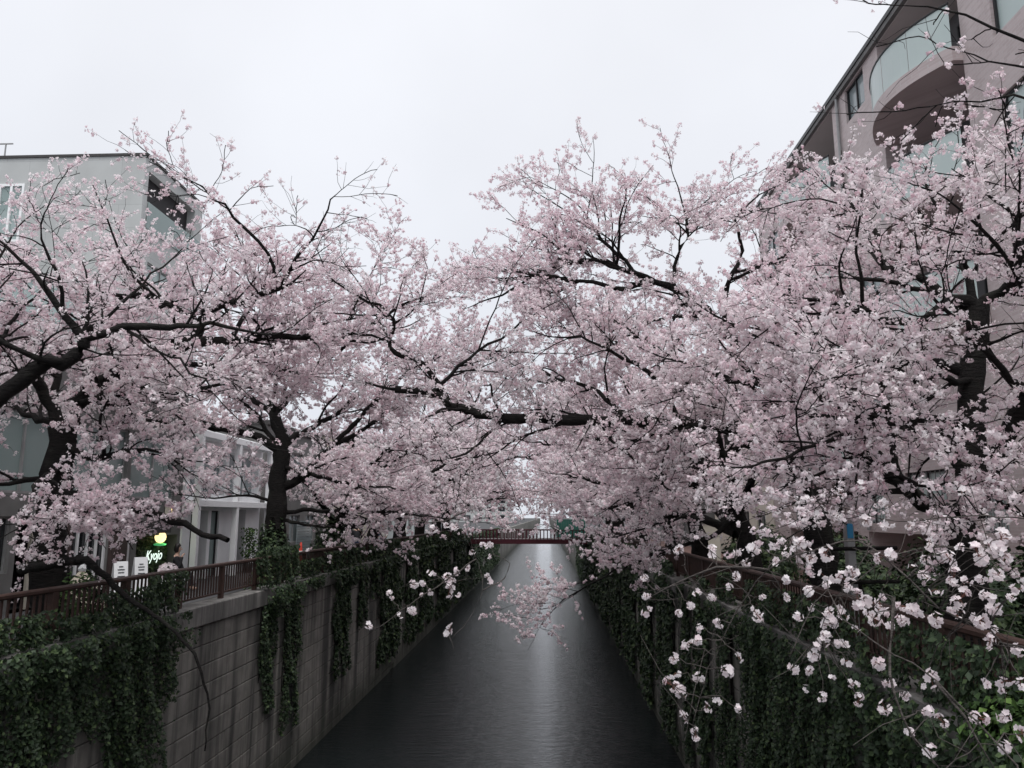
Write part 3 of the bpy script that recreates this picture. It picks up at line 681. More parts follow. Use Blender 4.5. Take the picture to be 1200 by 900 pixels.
# R1: the big tree on the right whose trunk forks twice
f = foot_of(4.72, 9.0, ZR)
t1 = at(1135, 600, 9.0)
tree('large forked cherry tree with thick black trunk before the brick apartments', f,
     (np.vstack([f - [0, 0, .1], at(1128, 640, 9.0), t1, at(1138, 540, 9.0), at(1137, 460, 9.1), at(1146, 360, 9.2)]), [0.25, 0.21, 0.185, 0.15, 0.135, 0.11]),
     [(pl((1133, 600, 9.0), (1165, 545, 8.9), (1187, 490, 8.7), (1215, 450, 8.4), (1270, 380, 8.0), (1300, 300, 7.6)), 0.125, 0.05, 0.15),
      (pl((1130, 605, 9.0), (1084, 590, 9.2), (1040, 548, 9.5), (997, 502, 9.9), (960, 474, 10.2), (905, 455, 10.8), (850, 445, 11.3)), 0.115, 0.028, 0.8),
      (pl((1146, 362, 9.2), (1115, 350, 9.2), (1077, 378, 9.0), (1033, 373, 8.8), (985, 355, 8.4), (940, 350, 8.2)), 0.09, 0.018),
      (pl((1146, 360, 9.2), (1172, 342, 9.1), (1195, 310, 8.8), (1190, 262, 8.6), (1210, 225, 8.4)), 0.085, 0.02),
      (pl((1143, 380, 9.2), (1090, 330, 9.6), (1040, 312, 9.8), (1030, 275, 10.0), (1005, 245, 10.2), (990, 225, 10.4)), 0.075, 0.015),
      (pl((1146, 362, 9.2), (1130, 310, 9.5), (1120, 270, 9.9), (1095, 240, 10.2), (1085, 215, 10.3)), 0.07, 0.015),
      (pl((1140, 440, 9.1), (1080, 425, 9.4), (1020, 430, 9.8), (960, 400, 10.3), (900, 380, 10.9)), 0.075, 0.016),
      (pl((1084, 590, 9.2), (1060, 560, 8.7), (1010, 545, 8.3), (955, 560, 8.1), (910, 575, 8.0)), 0.05, 0.010, 0.9),
      (pl((1133, 560, 9.0), (1095, 515, 9.8), (1045, 490, 10.6), (990, 505, 11.3), (940, 520, 11.8)), 0.06, 0.010, 1.0),
      (pl((1140, 450, 9.1), (1100, 440, 8.5), (1060, 450, 8.0), (1010, 455, 7.7)), 0.05, 0.010, 0.9),
      (pl((1138, 500, 9.0), (1075, 490, 8.8), (1020, 500, 8.4), (960, 520, 8.0), (900, 540, 7.7)), 0.06, 0.014, 0.6),
      (pl((1200, 470, 8.6), (1160, 420, 8.0), (1130, 380, 7.5), (1090, 345, 7.0)), 0.05, 0.012, 0.35),
      (pl((1250, 410, 8.2), (1200, 335, 7.6), (1165, 285, 7.2), (1130, 250, 7.0)), 0.05, 0.012, 0.8),
      (pl((1138, 530, 9.0), (1175, 590, 8.7), (1200, 600, 8.4), (1230, 590, 8.0)), 0.035, 0.010)], 11, bl=(0.8, 1.9), bsp=0.22, ssp=0.55, nf=10, fsize=0.0195, prad=0.050)

# R2: the tree whose limb reaches right across the canal
f = foot_of(4.75, 13.1, ZR)
rt2 = tree('cherry tree whose long black limb reaches level across the whole canal', f,
     (np.vstack([f - [0, 0, .1], at(962, 640, 13.1), at(955, 595, 13.1), at(938, 553, 13.1)]), [0.30, 0.24, 0.21, 0.18]),
     [(pl((940, 556, 13.1), (915, 538, 13.1), (877, 515, 13.2), (845, 499, 13.2), (800, 498, 13.2), (735, 494, 13.2), (660, 492, 13.0), (580, 490, 12.9), (540, 478, 12.8), (500, 460, 12.7), (463, 456, 12.6)), 0.165, 0.06, 0.8),
      (pl((525, 470, 12.8), (505, 440, 12.7), (487, 420, 12.7), (463, 416, 12.6), (457, 395, 12.6), (463, 377, 12.5), (443, 360, 12.4), (400, 335, 12.2)), 0.06, 0.018, 0.7),
      (pl((505, 462, 12.7), (547, 420, 12.9), (600, 387, 13.2), (640, 360, 13.6)), 0.04, 0.012, 0.6),
      (pl((938, 556, 13.1), (925, 490, 13.3), (883, 423, 13.6), (853, 393, 13.9), (827, 364, 14.2), (806, 345, 14.4), (755, 325, 14.5), (728, 313, 14.5), (695, 307, 14.5), (656, 311, 14.4), (620, 325, 14.3), (595, 342, 14.2)), 0.15, 0.02, 0.9),
      (pl((760, 328, 14.5), (731, 340, 14.3), (704, 334, 14.1), (650, 325, 13.9), (590, 316, 13.7)), 0.06, 0.014, 0.7),
      (pl((827, 366, 14.2), (794, 352, 14.0), (791, 310, 14.0), (800, 290, 14.0), (806, 262, 14.0), (798, 230, 14.0), (790, 208, 14.0)), 0.06, 0.010),
      (pl((750, 325, 14.5), (715, 290, 14.6), (690, 262, 14.7), (660, 245, 14.8), (632, 228, 14.8)), 0.05, 0.010),
      (pl((853, 395, 13.9), (850, 340, 13.6), (870, 295, 13.4), (862, 255, 13.2), (890, 228, 13.2)), 0.07, 0.012),
      (pl((880, 425, 13.6), (920, 370, 13.4), (930, 310, 13.2), (958, 265, 13.2), (952, 230, 13.2)), 0.07, 0.012),
      (pl((800, 498, 13.2), (775, 450, 13.0), (730, 420, 12.8), (690, 400, 12.6), (650, 395, 12.4)), 0.06, 0.012),
      (pl((845, 499, 13.2), (800, 455, 13.6), (760, 400, 14.0), (700, 370, 14.4), (660, 360, 14.8)), 0.06, 0.012),
      (pl((735, 494, 13.2), (700, 460, 13.6), (650, 440, 14.0), (610, 430, 14.3), (570, 420, 14.5)), 0.05, 0.012),
      (pl((880, 517, 13.2), (840, 545, 13.4), (790, 560, 13.8), (730, 590, 14.2), (690, 600, 14.5)), 0.06, 0.012),
      (pl((700, 494, 13.1), (740, 540, 12.6), (780, 570, 12.2), (800, 580, 12.0)), 0.03, 0.010),
      (pl((930, 545, 13.1), (900, 470, 12.4), (870, 450, 11.8), (820, 430, 11.2), (780, 420, 10.8)), 0.06, 0.012),
      (pl((590, 490, 12.9), (560, 520, 12.4), (520, 540, 12.0), (480, 530, 11.6)), 0.03, 0.008, 0.5)], 12, bl=(0.9, 2.2), bsp=0.27, ssp=0.62)

# R3: sends a low spray down over the water
f = foot_of(4.8, 19.0, ZR)
rngA = np.random.default_rng(5); tr, gl_ = generic_limbs(f, rngA, -1, 2.1, 8)
tree('cherry tree sending a low blossom spray down over the water', f, tr,
     gl_ + [(pl((865, 600, 19.0), (835, 628, 19.0), (780, 645, 19.2), (720, 668, 19.4), (680, 692, 19.5), (645, 712, 19.6)), 0.07, 0.010, 1.2),
            (pl((865, 590, 19.0), (820, 600, 18.6), (760, 618, 18.2), (710, 630, 18.0), (680, 632, 18.0)), 0.05, 0.010, 0.5)], 13, fsize=0.027, bl=(0.8, 2.0), psp=0.085)

# L0: nearest left tree, limb enters at the picture edge, sparse blossom
f = foot_of(-8.4, 8.6, ZL)
tree('nearest cherry tree on the shop side, thick bare limb with few blossoms', f,
     (np.vstack([f - [0, 0, .1], f + [0.1, 0.1, 1.5], at(-130, 520, 8.9)]), [0.32, 0.26, 0.2]),
     [(np.vstack([at(-130, 525, 8.9), at(-60, 495, 9.1), at(0, 462, 9.3), at(38, 432, 9.4), at(75, 424, 9.5), at(92, 412, 9.5), at(98, 394, 9.5)]), 0.15, 0.075, 0.35),
      (pl((98, 396, 9.5), (147, 387, 9.6), (196, 383, 9.7), (227, 381, 9.8), (266, 383, 9.9), (310, 392, 10.0)), 0.065, 0.014, 0.4),
      (pl((96, 395, 9.5), (73, 365, 9.4), (45, 330, 9.3), (20, 300, 9.2), (-10, 275, 9.1)), 0.06, 0.012, 0.4),
      (pl((150, 388, 9.6), (210, 425, 9.3), (250, 455, 9.1), (280, 492, 9.0)), 0.022, 0.006, 0.25),
      (pl((80, 424, 9.5), (45, 420, 9.2), (0, 402, 8.9), (-40, 380, 8.7)), 0.06, 0.02, 0.5),
      (pl((73, 365, 9.4), (70, 320, 9.2), (45, 280, 9.0), (52, 250, 8.9)), 0.03, 0.008, 0.3),
      (pl((92, 400, 9.5), (150, 350, 9.9), (190, 312, 10.2), (215, 290, 10.4)), 0.035, 0.008, 0.4),
      (pl((-60, 495, 9.1), (-20, 430, 10.0), (20, 370, 10.8), (60, 330, 11.4)), 0.07, 0.014, 0.8),
      (pl((-110, 510, 8.9), (-80, 410, 9.5), (-20, 330, 10.0), (10, 285, 10.2)), 0.07, 0.014, 0.6)], 14, bl=(0.8, 2.1), bsp=0.40, tsp=0.17)

# L1: trunk stands clear at the left, limbs to the right
f = foot_of(-7.75, 12.2, ZL)
tree('cherry tree with thick trunk and snapped drooping limb before the cafe', f,
     (np.vstack([f - [0, 0, .1], at(58, 680, 12.2), at(62, 600, 12.2), at(70, 540, 12.2), at(74, 500, 12.2)]), [0.28, 0.27, 0.25, 0.23, 0.19]),
     [(pl((72, 515, 12.2), (60, 480, 12.2), (40, 440, 12.0), (0, 400, 11.7), (-30, 360, 11.5)), 0.14, 0.03),
      (pl((76, 510, 12.2), (92, 470, 12.3), (140, 440, 12.4), (190, 420, 12.5), (222, 402, 12.5), (235, 385, 12.5)), 0.15, 0.09),
      (pl((226, 402, 12.5), (270, 400, 12.5), (311, 394, 12.6), (345, 394, 12.6), (378, 396, 12.7), (420, 400, 12.8)), 0.10, 0.02),
      (pl((235, 388, 12.5), (222, 371, 12.4), (175, 348, 12.2), (112, 341, 12.0), (60, 330, 11.8)), 0.075, 0.014, 0.7),
      (pl((235, 386, 12.5), (240, 368, 12.4), (273, 355, 12.2), (328, 338, 12.0)), 0.075, 0.035, 0.8),
      (pl((328, 338, 12.0), (350, 303, 11.8), (367, 275, 11.6), (385, 245, 11.4), (394, 228, 11.2)), 0.035, 0.008, 0.18),
      (pl((328, 338, 12.0), (313, 297, 11.6), (276, 255, 11.2), (254, 232, 10.9), (235, 218, 10.7), (215, 208, 10.6)), 0.035, 0.008, 0.45),
      (pl((78, 520, 12.2), (115, 540, 12.0), (140, 530, 11.8), (171, 526, 11.6), (205, 540, 11.5)), 0.08, 0.014, 1.3),
      (pl((70, 560, 12.2), (30, 565, 11.9), (-10, 570, 11.6), (-40, 570, 11.4)), 0.06, 0.014, 1.3),
      (pl((72, 545, 12.2), (40, 570, 11.3), (60, 590, 10.8), (100, 600, 10.5)), 0.05, 0.012, 1.0),
      (pl((92, 470, 12.3), (150, 470, 12.8), (210, 460, 13.2), (260, 450, 13.6), (300, 455, 13.9)), 0.08, 0.014),
      (pl((140, 440, 12.4), (160, 380, 13.0), (170, 330, 13.4), (150, 290, 13.6)), 0.07, 0.012, 0.8),
      (pl((92, 470, 12.3), (130, 465, 11.6), (190, 445, 11.0), (240, 440, 10.6)), 0.06, 0.012, 1.0),
      (pl((190, 420, 12.5), (250, 430, 13.0), (310, 430, 13.5), (360, 440, 14.0)), 0.06, 0.012, 1.1),
      (pl((270, 400, 12.5), (290, 360, 13.0), (310, 320, 13.4), (330, 300, 13.6)), 0.05, 0.010, 0.9),
      (pl((140, 440, 12.4), (120, 400, 11.8), (90, 370, 11.2), (50, 350, 10.8)), 0.06, 0.012, 0.9),
      (pl((60, 480, 12.2), (80, 400, 12.8), (110, 350, 13.2), (90, 300, 13.4)), 0.07, 0.012),
      (pl((74, 500, 12.2), (20, 480, 13.0), (-20, 450, 13.6), (-40, 430, 14)), 0.07, 0.012),
      (pl((78, 580, 12.2), (120, 582, 11.9), (150, 592, 11.7), (180, 602, 11.5), (215, 615, 11.3), (250, 629, 11.1), (267, 633, 11.0)), 0.09, 0.035, 0.0)], 15, bl=(0.8, 2.0), bsp=0.23, ssp=0.55, sl=(1.1, 2.5))

# L2: ivy-footed tree past the cafe
f = foot_of(-7.75, 22.2, ZL)
rngB = np.random.default_rng(8); tr, gl_ = generic_limbs(f, rngB, 1, 2.4, 7)
tree('upright cherry tree with ivy round its foot, before the white building', f,
     (np.vstack([f - [0, 0, .1], at(324, 620, 22.2), at(326, 560, 22.2), at(332, 525, 22.2), at(320, 480, 22.2)]), [0.40, 0.32, 0.27, 0.22, 0.15]),
     [(pl((330, 530, 22.2), (305, 512, 22.0), (270, 505, 21.8), (231, 498, 21.5), (168, 491, 21.2), (120, 480, 21.0)), 0.15, 0.02),
      (pl((330, 570, 22.2), (352, 560, 22.2), (385, 528, 22.3), (430, 500, 22.5), (470, 470, 22.6)), 0.15, 0.02),
      (pl((320, 482, 22.2), (300, 420, 22.2), (310, 370, 22.2), (330, 330, 22.2)), 0.12, 0.02),
      (pl((321, 485, 22.2), (360, 440, 22.6), (400, 390, 22.8), (430, 330, 23.0), (450, 295, 23)), 0.11, 0.016),
      (pl((326, 545, 22.2), (380, 560, 21.6), (430, 570, 21.2), (480, 575, 21)), 0.09, 0.016),
      (pl((328, 610, 22.2), (350, 612, 22.0), (385, 618, 21.8), (410, 610, 21.6)), 0.06, 0.02, 0.4),
      (pl((326, 590, 22.2), (290, 580, 21.8), (250, 585, 21.4), (215, 580, 21)), 0.05, 0.014, 0.35),
      (pl((321, 485, 22.2), (260, 440, 23), (220, 400, 23.6), (200, 370, 24)), 0.1, 0.016),
      (pl((330, 530, 22.2), (300, 485, 22.6), (265, 462, 23.0), (225, 455, 23.4), (190, 450, 23.6)), 0.08, 0.012, 1.1),
      (pl((328, 600, 22.2), (390, 598, 22.2), (450, 600, 22.4), (510, 606, 22.8), (565, 612, 23)), 0.07, 0.010, 0.8),
      (pl((350, 450, 22.5), (410, 400, 22), (460, 365, 21.6), (500, 345, 21.3), (540, 335, 21)), 0.09, 0.014, 0.9),
      (pl((385, 528, 22.3), (440, 470, 21.8), (490, 430, 21.4), (540, 405, 21)), 0.09, 0.014, 0.9),
      (pl((321, 485, 22.2), (330, 420, 21.2), (360, 370, 20.4), (390, 335, 20)), 0.09, 0.014, 1.0),
      (pl((321, 485, 22.2), (280, 400, 21.6), (260, 350, 21.2), (265, 310, 21)), 0.09, 0.014, 1.0),
      (pl((332, 520, 22.2), (400, 480, 23.5), (450, 430, 24.5), (500, 400, 25)), 0.1, 0.016)], 16, fsize=0.029, bl=(1.0, 2.2), psp=0.08, bsp=0.26)

# further trees: three grown kinds, each copied along both banks
protos = []
for k in range(3):
    rg = np.random.default_rng(40 + k); f = foot_of(0, 0, 0); tr, lb = generic_limbs(f, rg, 1, 2.0 + 0.2 * k, 8, (4.6, 6.4))
    r = empty('cherry_tree', (0, 0, 0)); bpy.context.view_layer.update()
    make_tree(r, tr, lb, 50 + k, joined=True, cup=False, nf=6, fsize=0.036, prad=0.065, bl=(1.0, 2.2), tsp=0.19, psp=0.10, bsp=0.27); protos.append(r)
NTH = ['third', 'fourth', 'fifth', 'sixth', 'seventh', 'eighth', 'ninth', 'tenth', 'eleventh', 'twelfth', 'thirteenth']
spots = []
for i, y in enumerate((28.0, 34.0, 40.5, 47.5, 54.5, 61.5)): spots.append((-7.8, y, ZL, 0, f'cherry tree, {NTH[i + 1]} from the viewer along the shop-side bank'))
for i, y in enumerate((25.5, 31.5, 38.0, 45.0, 51.5, 56.5, 62.0)): spots.append((4.9, y, ZR, math.pi, f'cherry tree, {NTH[i + 2]} from the viewer along the brick-apartment bank'))
rs = random.Random(9); used = set()
for i, (x, y, z, rz, lab) in enumerate(spots):
    p = protos[i % 3]
    if i % 3 in used:
        q = p.copy(); col.objects.link(q)
        for c in p.children:
            d = c.copy(); col.objects.link(d); d.parent = q
    else: q = p; used.add(i % 3)
    q.location = (x + rs.uniform(-.2, .2), y, z); q.rotation_euler = (0, 0, rz + rs.uniform(-.25, .25)); k = rs.uniform(0.95, 1.15) * (1.3 if y > 50 else 1.17 if y > 40 else 1); q.scale = (k, k, k)
    tag(q, lab, 'tree', 'cherry trees along the canal')

# ------------------------------------------------------------------ hanging twigs close to the camera
def petal_flower(m_v, m_f, c, d, s, rng):
    """five cupped petals round the axis d"""
    d = d / np.linalg.norm(d); u = np.cross(d, rng.normal(size=3)); u /= np.linalg.norm(u); w = np.cross(d, u); op = rng.uniform(0.25, 0.75)
    for k in range(5):
        a = 2 * math.pi * k / 5; e = u * math.cos(a) + w * math.sin(a); sd = -u * math.sin(a) + w * math.cos(a); n = len(m_v)
        m_v += [c, c + (e * 0.55 + sd * 0.46 + d * op * 0.42) * s, c + (e * 1.0 + sd * 0.2 + d * op * 0.62) * s, c + (e * 0.93 + d * op * 0.55) * s, c + (e * 1.0 - sd * 0.2 + d * op * 0.62) * s, c + (e * 0.55 - sd * 0.46 + d * op * 0.42) * s, c + (e * .5 + d * op * 0.22) * s]
        m_f += [(n, n + 1, n + 6), (n + 1, n + 2, n + 6), (n + 2, n + 3, n + 6), (n + 3, n + 4, n + 6), (n + 4, n + 5, n + 6), (n + 5, n, n + 6)]
clusters = []
for k in range(8):
    rng = np.random.default_rng(70 + k); v, f_ = [], []; st = MB(); nfl = (4, 7, 9, 12, 6, 14, 10, 3)[k]; ax = unit(rng.normal(size=3)); ext = (0, .012, .02, .034, .026, .03, .016, .01)[k]
    for i in range(nfl):
        d = rng.normal(size=3); d[2] = d[2] * 0.8 + 0.1; d /= np.linalg.norm(d); c = d * rng.uniform(0.010, 0.028) + ax * rng.uniform(-1, 1) * ext
        petal_flower(v, f_, c, d, rng.uniform(0.0155, 0.0195), rng)
        st.tube([(0, 0, 0), tuple(c * 0.6), tuple(c * 1.0)], [0.0008, 0.0011, 0.0018], 4)
    me = arr_mesh('blossom_cluster', np.array(v), np.array(f_), M['petal_near'], False, np.clip(np.repeat(rng.normal(0.6, 0.2, nfl), 30), 0, 1))
    clusters.append((me, st.mesh('calyx', M['calyx'])))
def add_cluster(root, p, k, sc, rng):
    o = link('blossom_cluster', clusters[k % 8][0], root); o.location = Vector(p) - root.location; o.rotation_euler = [rng.uniform(0, 6.28) for _ in range(3)]; o.scale = (sc,) * 3
    link('calyx', clusters[k % 8][1], o)
def spray(root, mains, spots, rng, r0, size, seed):
    """mains: centre lines; spots: cluster points, each joined to the nearest place on a main line by an arching twig"""
    g = np.random.default_rng(seed); m = MB(); lines = []
    for pts in mains:
        L = smooth_line(np.asarray(pts), 0.07, 0.004, g); t = np.linspace(0, 1, len(L)); lines.append(L); m.tube([tuple(p) for p in L], list(r0 * (1 - 0.72 * t)), 6)
    A = np.vstack(lines)
    for i, p in enumerate(spots):
        d = np.linalg.norm(A - p, axis=1) + 0.25 * np.maximum(0, p[2] - A[:, 2]); q = A[np.argmin(d)]
        n = 6; t = np.linspace(0, 1, n)[:, None]; sag = np.array([0, 0, g.uniform(-0.05, 0.12)]) * np.linalg.norm(p - q)
        tw = q * (1 - t) + p * t + sag * (4 * t * (1 - t)) + g.normal(0, 0.008, (n, 3)) * np.sin(np.pi * t)
        m.tube([tuple(x) for x in tw], [0.0028, 0.0026, 0.0024, 0.0021, 0.0018, 0.0016], 4)
        add_cluster(root, p, int(g.integers(0, 8)), size * g.uniform(0.75, 1.3), rng)
        if g.random() < 0.75:   # a bare side twig
            e = tw[3] + g.normal(0, 0.14, 3); m.tube([tuple(tw[2]), tuple((tw[2] + e) / 2 + g.normal(0, .015, 3)), tuple(e)], [0.002, 0.0017, 0.0012], 4)
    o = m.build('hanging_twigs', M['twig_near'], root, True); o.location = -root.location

rg = random.Random(4)
f = foot_of(5.0, 3.3, ZR)
r0t = tree('cherry tree beside the viewer, long thin twigs of big white blossom hanging low', f,
     (np.vstack([f - [0, 0, .1], f + [0, 0, 1.0], f + [-0.1, 0.1, 2.2], f + [-0.2, 0.3, 3.2]]), [0.30, 0.25, 0.2, 0.14]),
     [(np.vstack([f + [-0.2, 0.3, 3.2], [4.6, 4.4, 8.9], at(1240, 60, 5.6), at(1200, 48, 5.7), at(1130, 14, 5.8), at(1045, 6, 6.0)]), 0.06, 0.004, 0.06),
      (np.vstack([f + [-0.1, 0.2, 2.7], [4.5, 4.5, 8.2], at(1235, 95, 5.8), at(1160, 72, 6.0), at(1126, 60, 6.2)]), 0.05, 0.004, 0.10),
      (np.vstack([f + [-0.1, 0.2, 2.5], [4.5, 4.5, 7.8], at(1235, 125, 5.9), at(1150, 118, 6.0), at(1090, 125, 6.2)]), 0.05, 0.004, 0.12),
      (np.vstack([f + [0, 0, 2.8], f + [0.8, -0.8, 4.2], f + [1.4, -1.2, 5.2]]), 0.1, 0.03, 0.8),
      (np.vstack([f + [0, 0, 2.4], f + [0.6, 0.9, 3.4], f + [1.4, 1.2, 4.2]]), 0.1, 0.03, 0.8)], 17, bl=(0.3, 0.8), bsp=0.35, tw_mat='twig')
z5 = [(40,305),(47,360),(48,410),(145,220),(200,180),(245,225),(330,140),(325,225),(350,262),(375,215),(320,300),(300,335),(200,350),(180,388),(145,415),(245,365),(440,255),(475,230),(510,205),(595,232),(545,240),(470,310),(545,350),(475,365),(400,370),(385,420),(210,460),(265,445),(170,510),(205,495),(130,550),(135,595),(125,635),(150,655),(205,608),(325,548),(295,590),(262,675),(228,700),(160,730),(325,705),(195,780),
 (590,300),(630,305),(595,325),(660,335),(545,400),(510,425),(605,410),(640,408),(690,375),(725,375),(765,365),(765,395),(690,455),(740,430),(825,435),(785,455),(605,445),(560,535),(590,490),(640,505),(545,590),(495,580),(530,645),(585,670),(610,615),(660,558),(680,630),(695,675),(760,570),(785,625),(775,705),(835,665),(905,710),(915,610),(890,630),(950,745),(910,830),(850,780),(1060,735),(1075,630),(1130,655),(1145,620),(1190,635),(1140,825),(1195,785),(1140,730),
 (585,50),(640,45),(695,20),(530,65),(560,105),(630,115),(715,130),(780,145),(770,75),(850,145),(910,205),(1005,215),(780,240),(675,290),(900,250),(970,245),(1060,235),(1100,225),(1145,235),(930,340),(890,290),(860,275),(985,305),(1015,320),(1075,310),(1120,295),(1005,370),(1090,365),(985,410),(885,415),(930,435),(845,395),(1065,435),(1110,400),(1165,365),(1180,340),(1095,500),(1180,525),(1115,460),(910,20),(1010,40),(1130,185)]
spots5 = [at(740 + x * .3833, 560 + y * .3833, 3.0 + 1.2 * (1 - x / 1200) + 0.35 * rg.random() + (0.9 if y < 160 else 0)) for x, y in z5]
src = f + np.array([-0.1, 0.1, 1.3])
mains5 = [np.vstack([src, [3.2, 3.2, 6.0], at(1230, 765, 3.2), at(1160, 735, 3.3), at(1100, 712, 3.35), at(1047, 662, 3.5), at(1005, 633, 3.6), at(950, 645, 3.75), at(900, 668, 3.9), at(865, 715, 4.0), at(830, 785, 4.05), at(812, 850, 4.1)]),
          np.vstack([src - [0, 0, .2], [3.2, 2.9, 5.5], at(1250, 950, 2.9), at(1192, 897, 3.0), at(1096, 798, 3.15), at(1047, 767, 3.2), at(985, 725, 3.4), at(970, 690, 3.5), at(940, 735, 3.5), at(925, 770, 3.5)]),
          np.vstack([src + [0, 0, .2], [3.3, 3.5, 6.4], at(1260, 640, 3.6), at(1180, 650, 3.7), at(1110, 640, 3.75), at(1050, 650, 3.8), at(980, 700, 3.8), at(960, 745, 3.8)]),
          np.vstack([at(1047, 700, 3.4), at(1045, 735, 3.35), at(1042, 790, 3.3), at(1058, 843, 3.25), at(1104, 905, 3.2)]),
          np.vstack([at(1096, 798, 3.15), at(1130, 840, 3.1), at(1165, 900, 3.05)]),
          np.vstack([src + [0, 0, .5], [3.6, 4.0, 6.9], at(1260, 600, 4.4), at(1140, 605, 4.5), at(1050, 610, 4.7), at(970, 590, 4.8)]),
          np.vstack([at(900, 668, 3.9), at(840, 665, 4.0), at(780, 690, 4.15), at(762, 700, 4.2)])]
spray(r0t, mains5, spots5, rg, 0.008, 0.82, 21)

z4 = [(155,520),(232,410),(265,480),(308,467),(345,370),(378,400),(382,335),(437,352),(465,330),(503,317),(515,262),(560,237),(577,275),(578,357),(440,392),(470,410),(443,533),(280,133),(315,370),(345,410),(590,235),(375,180),(455,170),(430,165)]
def yy4(py): return 12.9 - 5.6 * min(1, max(0, (py - 490) / 110))
spots4 = [at(380 + x / 3, 560 + y / 3, yy4(560 + y / 3) + 0.3 * rg.random()) for x, y in z4]
mains4 = [pl((562, 490, 12.9), (557, 520, 11.4), (550, 555, 9.6), (545, 600, 7.4), (553, 640, 7.3), (563, 668, 7.3), (566, 692, 7.25), (550, 725, 7.2), (528, 750, 7.2)),
          pl((558, 655, 7.3), (520, 682, 7.3), (480, 708, 7.2), (445, 735, 7.2), (432, 733, 7.2)),
          pl((545, 600, 7.4), (520, 610, 7.5), (490, 612, 7.6), (472, 606, 7.7)),
          pl((566, 692, 7.25), (590, 678, 7.3), (597, 660, 7.3), (578, 650, 7.3))]
spray(rt2, mains4, spots4, rg, 0.0075, 1.3, 22)

# the dead branch that hangs over the left wall
db = MB(); L = smooth_line(pl((25, 668, 11.8), (70, 660, 11.2), (100, 657, 10.7), (118, 672, 10.75), (150, 700, 10.9), (190, 728, 11.0), (215, 750, 11.0), (232, 775, 11.0), (240, 800, 11.05), (243, 830, 11.1), (240, 880, 11.1)), 0.12, 0.012, np.random.default_rng(2))
db.tube([tuple(p) for p in L], list(np.interp(np.linspace(0, 1, len(L)), [0, .35, .6, 1], [0.07, 0.06, 0.03, 0.010])), 9)
tag(db.build('dead_branch', M['bark'], None, True), 'bare snapped branch lying over the railing and down the block wall', 'branch')

# ------------------------------------------------------------------ ivy, shrubs
def leaves(C, N, rng, size, mat, name, parent=None, mean=0.45):
    """C centres, N facing normals"""
    k = len(C); D = unit(N + rng.normal(0, 0.45, C.shape)); U = unit(np.cross(D, rng.normal(size=C.shape))); W = np.cross(D, U); s = (size * rng.uniform(0.6, 1.3, k))[:, None]
    V = np.stack([C - U * s, C + W * s * 0.75 + D * s * .15, C + U * s * 1.05 - D * s * 0.25, C - W * s * 0.75 + D * s * .15], 1).reshape(-1, 3)
    b = np.arange(k)[:, None, None] * 4; Q = (b + np.array([[0, 1, 2], [0, 2, 3]])[None]).reshape(-1, 3)
    t = np.repeat(np.clip(rng.normal(mean, 0.27, k), 0, 1), 2)
    return link(name, arr_mesh(name, V, Q, M[mat], False, t), parent)
def lump(a, b, ph):
    return 0.5 + 0.25 * np.sin(a * 2.1 + ph) * np.sin(b * 1.7 + ph * 2) + 0.25 * np.sin(a * 5.3 + b * 3.1 + ph * 3)
def ivy(label, face, s, strips, seed, size=0.045, dens=900):
    """strips: (y0, y1, ztop, zbot, thickness); ragged lower edge, leaves in a lumpy layer in front of the wall"""
    rng = np.random.default_rng(seed); Cs, Ns, st = [], [], MB()
    for (y0, y1, zt, zb, th) in strips:
        n = int((y1 - y0) * (zt - zb) * dens); y = rng.uniform(y0, y1, n); z = rng.uniform(zb, zt, n)
        rag = zb + (zt - zb) * 0.42 * (0.5 + 0.5 * np.sin(y * 6.1 + seed)) * (0.5 + 0.5 * np.sin(y * 2.3 + seed * 2)) ; edge = np.minimum(y - y0, y1 - y) / (0.5 * (y1 - y0))
        keep = (z > rag) & (edge + 0.25 * np.sin(z * 3.3 + seed) + rng.normal(0, 0.08, n) > 0.10)
        lm = lump(y * 1.6, z * 1.3, seed); keep &= rng.random(n) < 0.35 + 1.1 * lm
        y, z, lm = y[keep], z[keep], lm[keep]
        d = th * (0.15 + lm) * rng.uniform(0.35, 1.0, len(y)) + 0.02 + np.where(z > 4.42, 0.09, 0); over = (z > 4.82)
        x = face + s * np.where(over, -0.15 + d * 0.7, d)
        Cs.append(np.stack([x, y, z], 1)); Ns.append(np.tile([s * 0.9, -0.15, 0.45], (len(y), 1)))
        for k in range(max(2, int((y1 - y0) * 3))):
            yk = rng.uniform(y0 + 0.1 * (y1 - y0), y1 - 0.1 * (y1 - y0)); zz = np.linspace(min(zt, 4.4), zb + 0.3 * (zt - zb), 8)
            st.tube([(face + s * 0.03, yk + 0.06 * math.sin(zk * 4 + k), zk) for zk in zz], 0.012, 4)
    t = empty('ivy', (face, strips[0][0], 0), 0, label, 'ivy', 'ivy hanging on the canal walls')
    for o in (leaves(np.vstack(Cs), np.vstack(Ns), rng, size, 'ivy', 'foliage', t), st.build('stems', M['bark'], t)): o.location = (-face, -strips[0][0], 0)
ivy('broad dark ivy curtain over the nearest shop-side wall and railing', WL, 1, [(7.6, 11.1, 5.25, 1.2, 0.30), (11.05, 11.6, 5.1, 3.0, 0.2), (11.5, 13.95, 5.35, 1.6, 0.34), (9.0, 14.2, 5.1, 4.2, 0.4), (13.0, 14.5, 5.5, 4.7, 0.35)], 1, 0.034, 1500)
ivy('ivy cascade with two long tails below the upright tree', WL, 1, [(18.0, 21.0, 5.75, 4.1, 0.36), (18.3, 19.3, 4.6, 1.9, 0.16), (19.9, 21.2, 4.7, 1.1, 0.22), (21.0, 23.5, 5.3, 4.5, 0.2)], 2, 0.04, 1100)
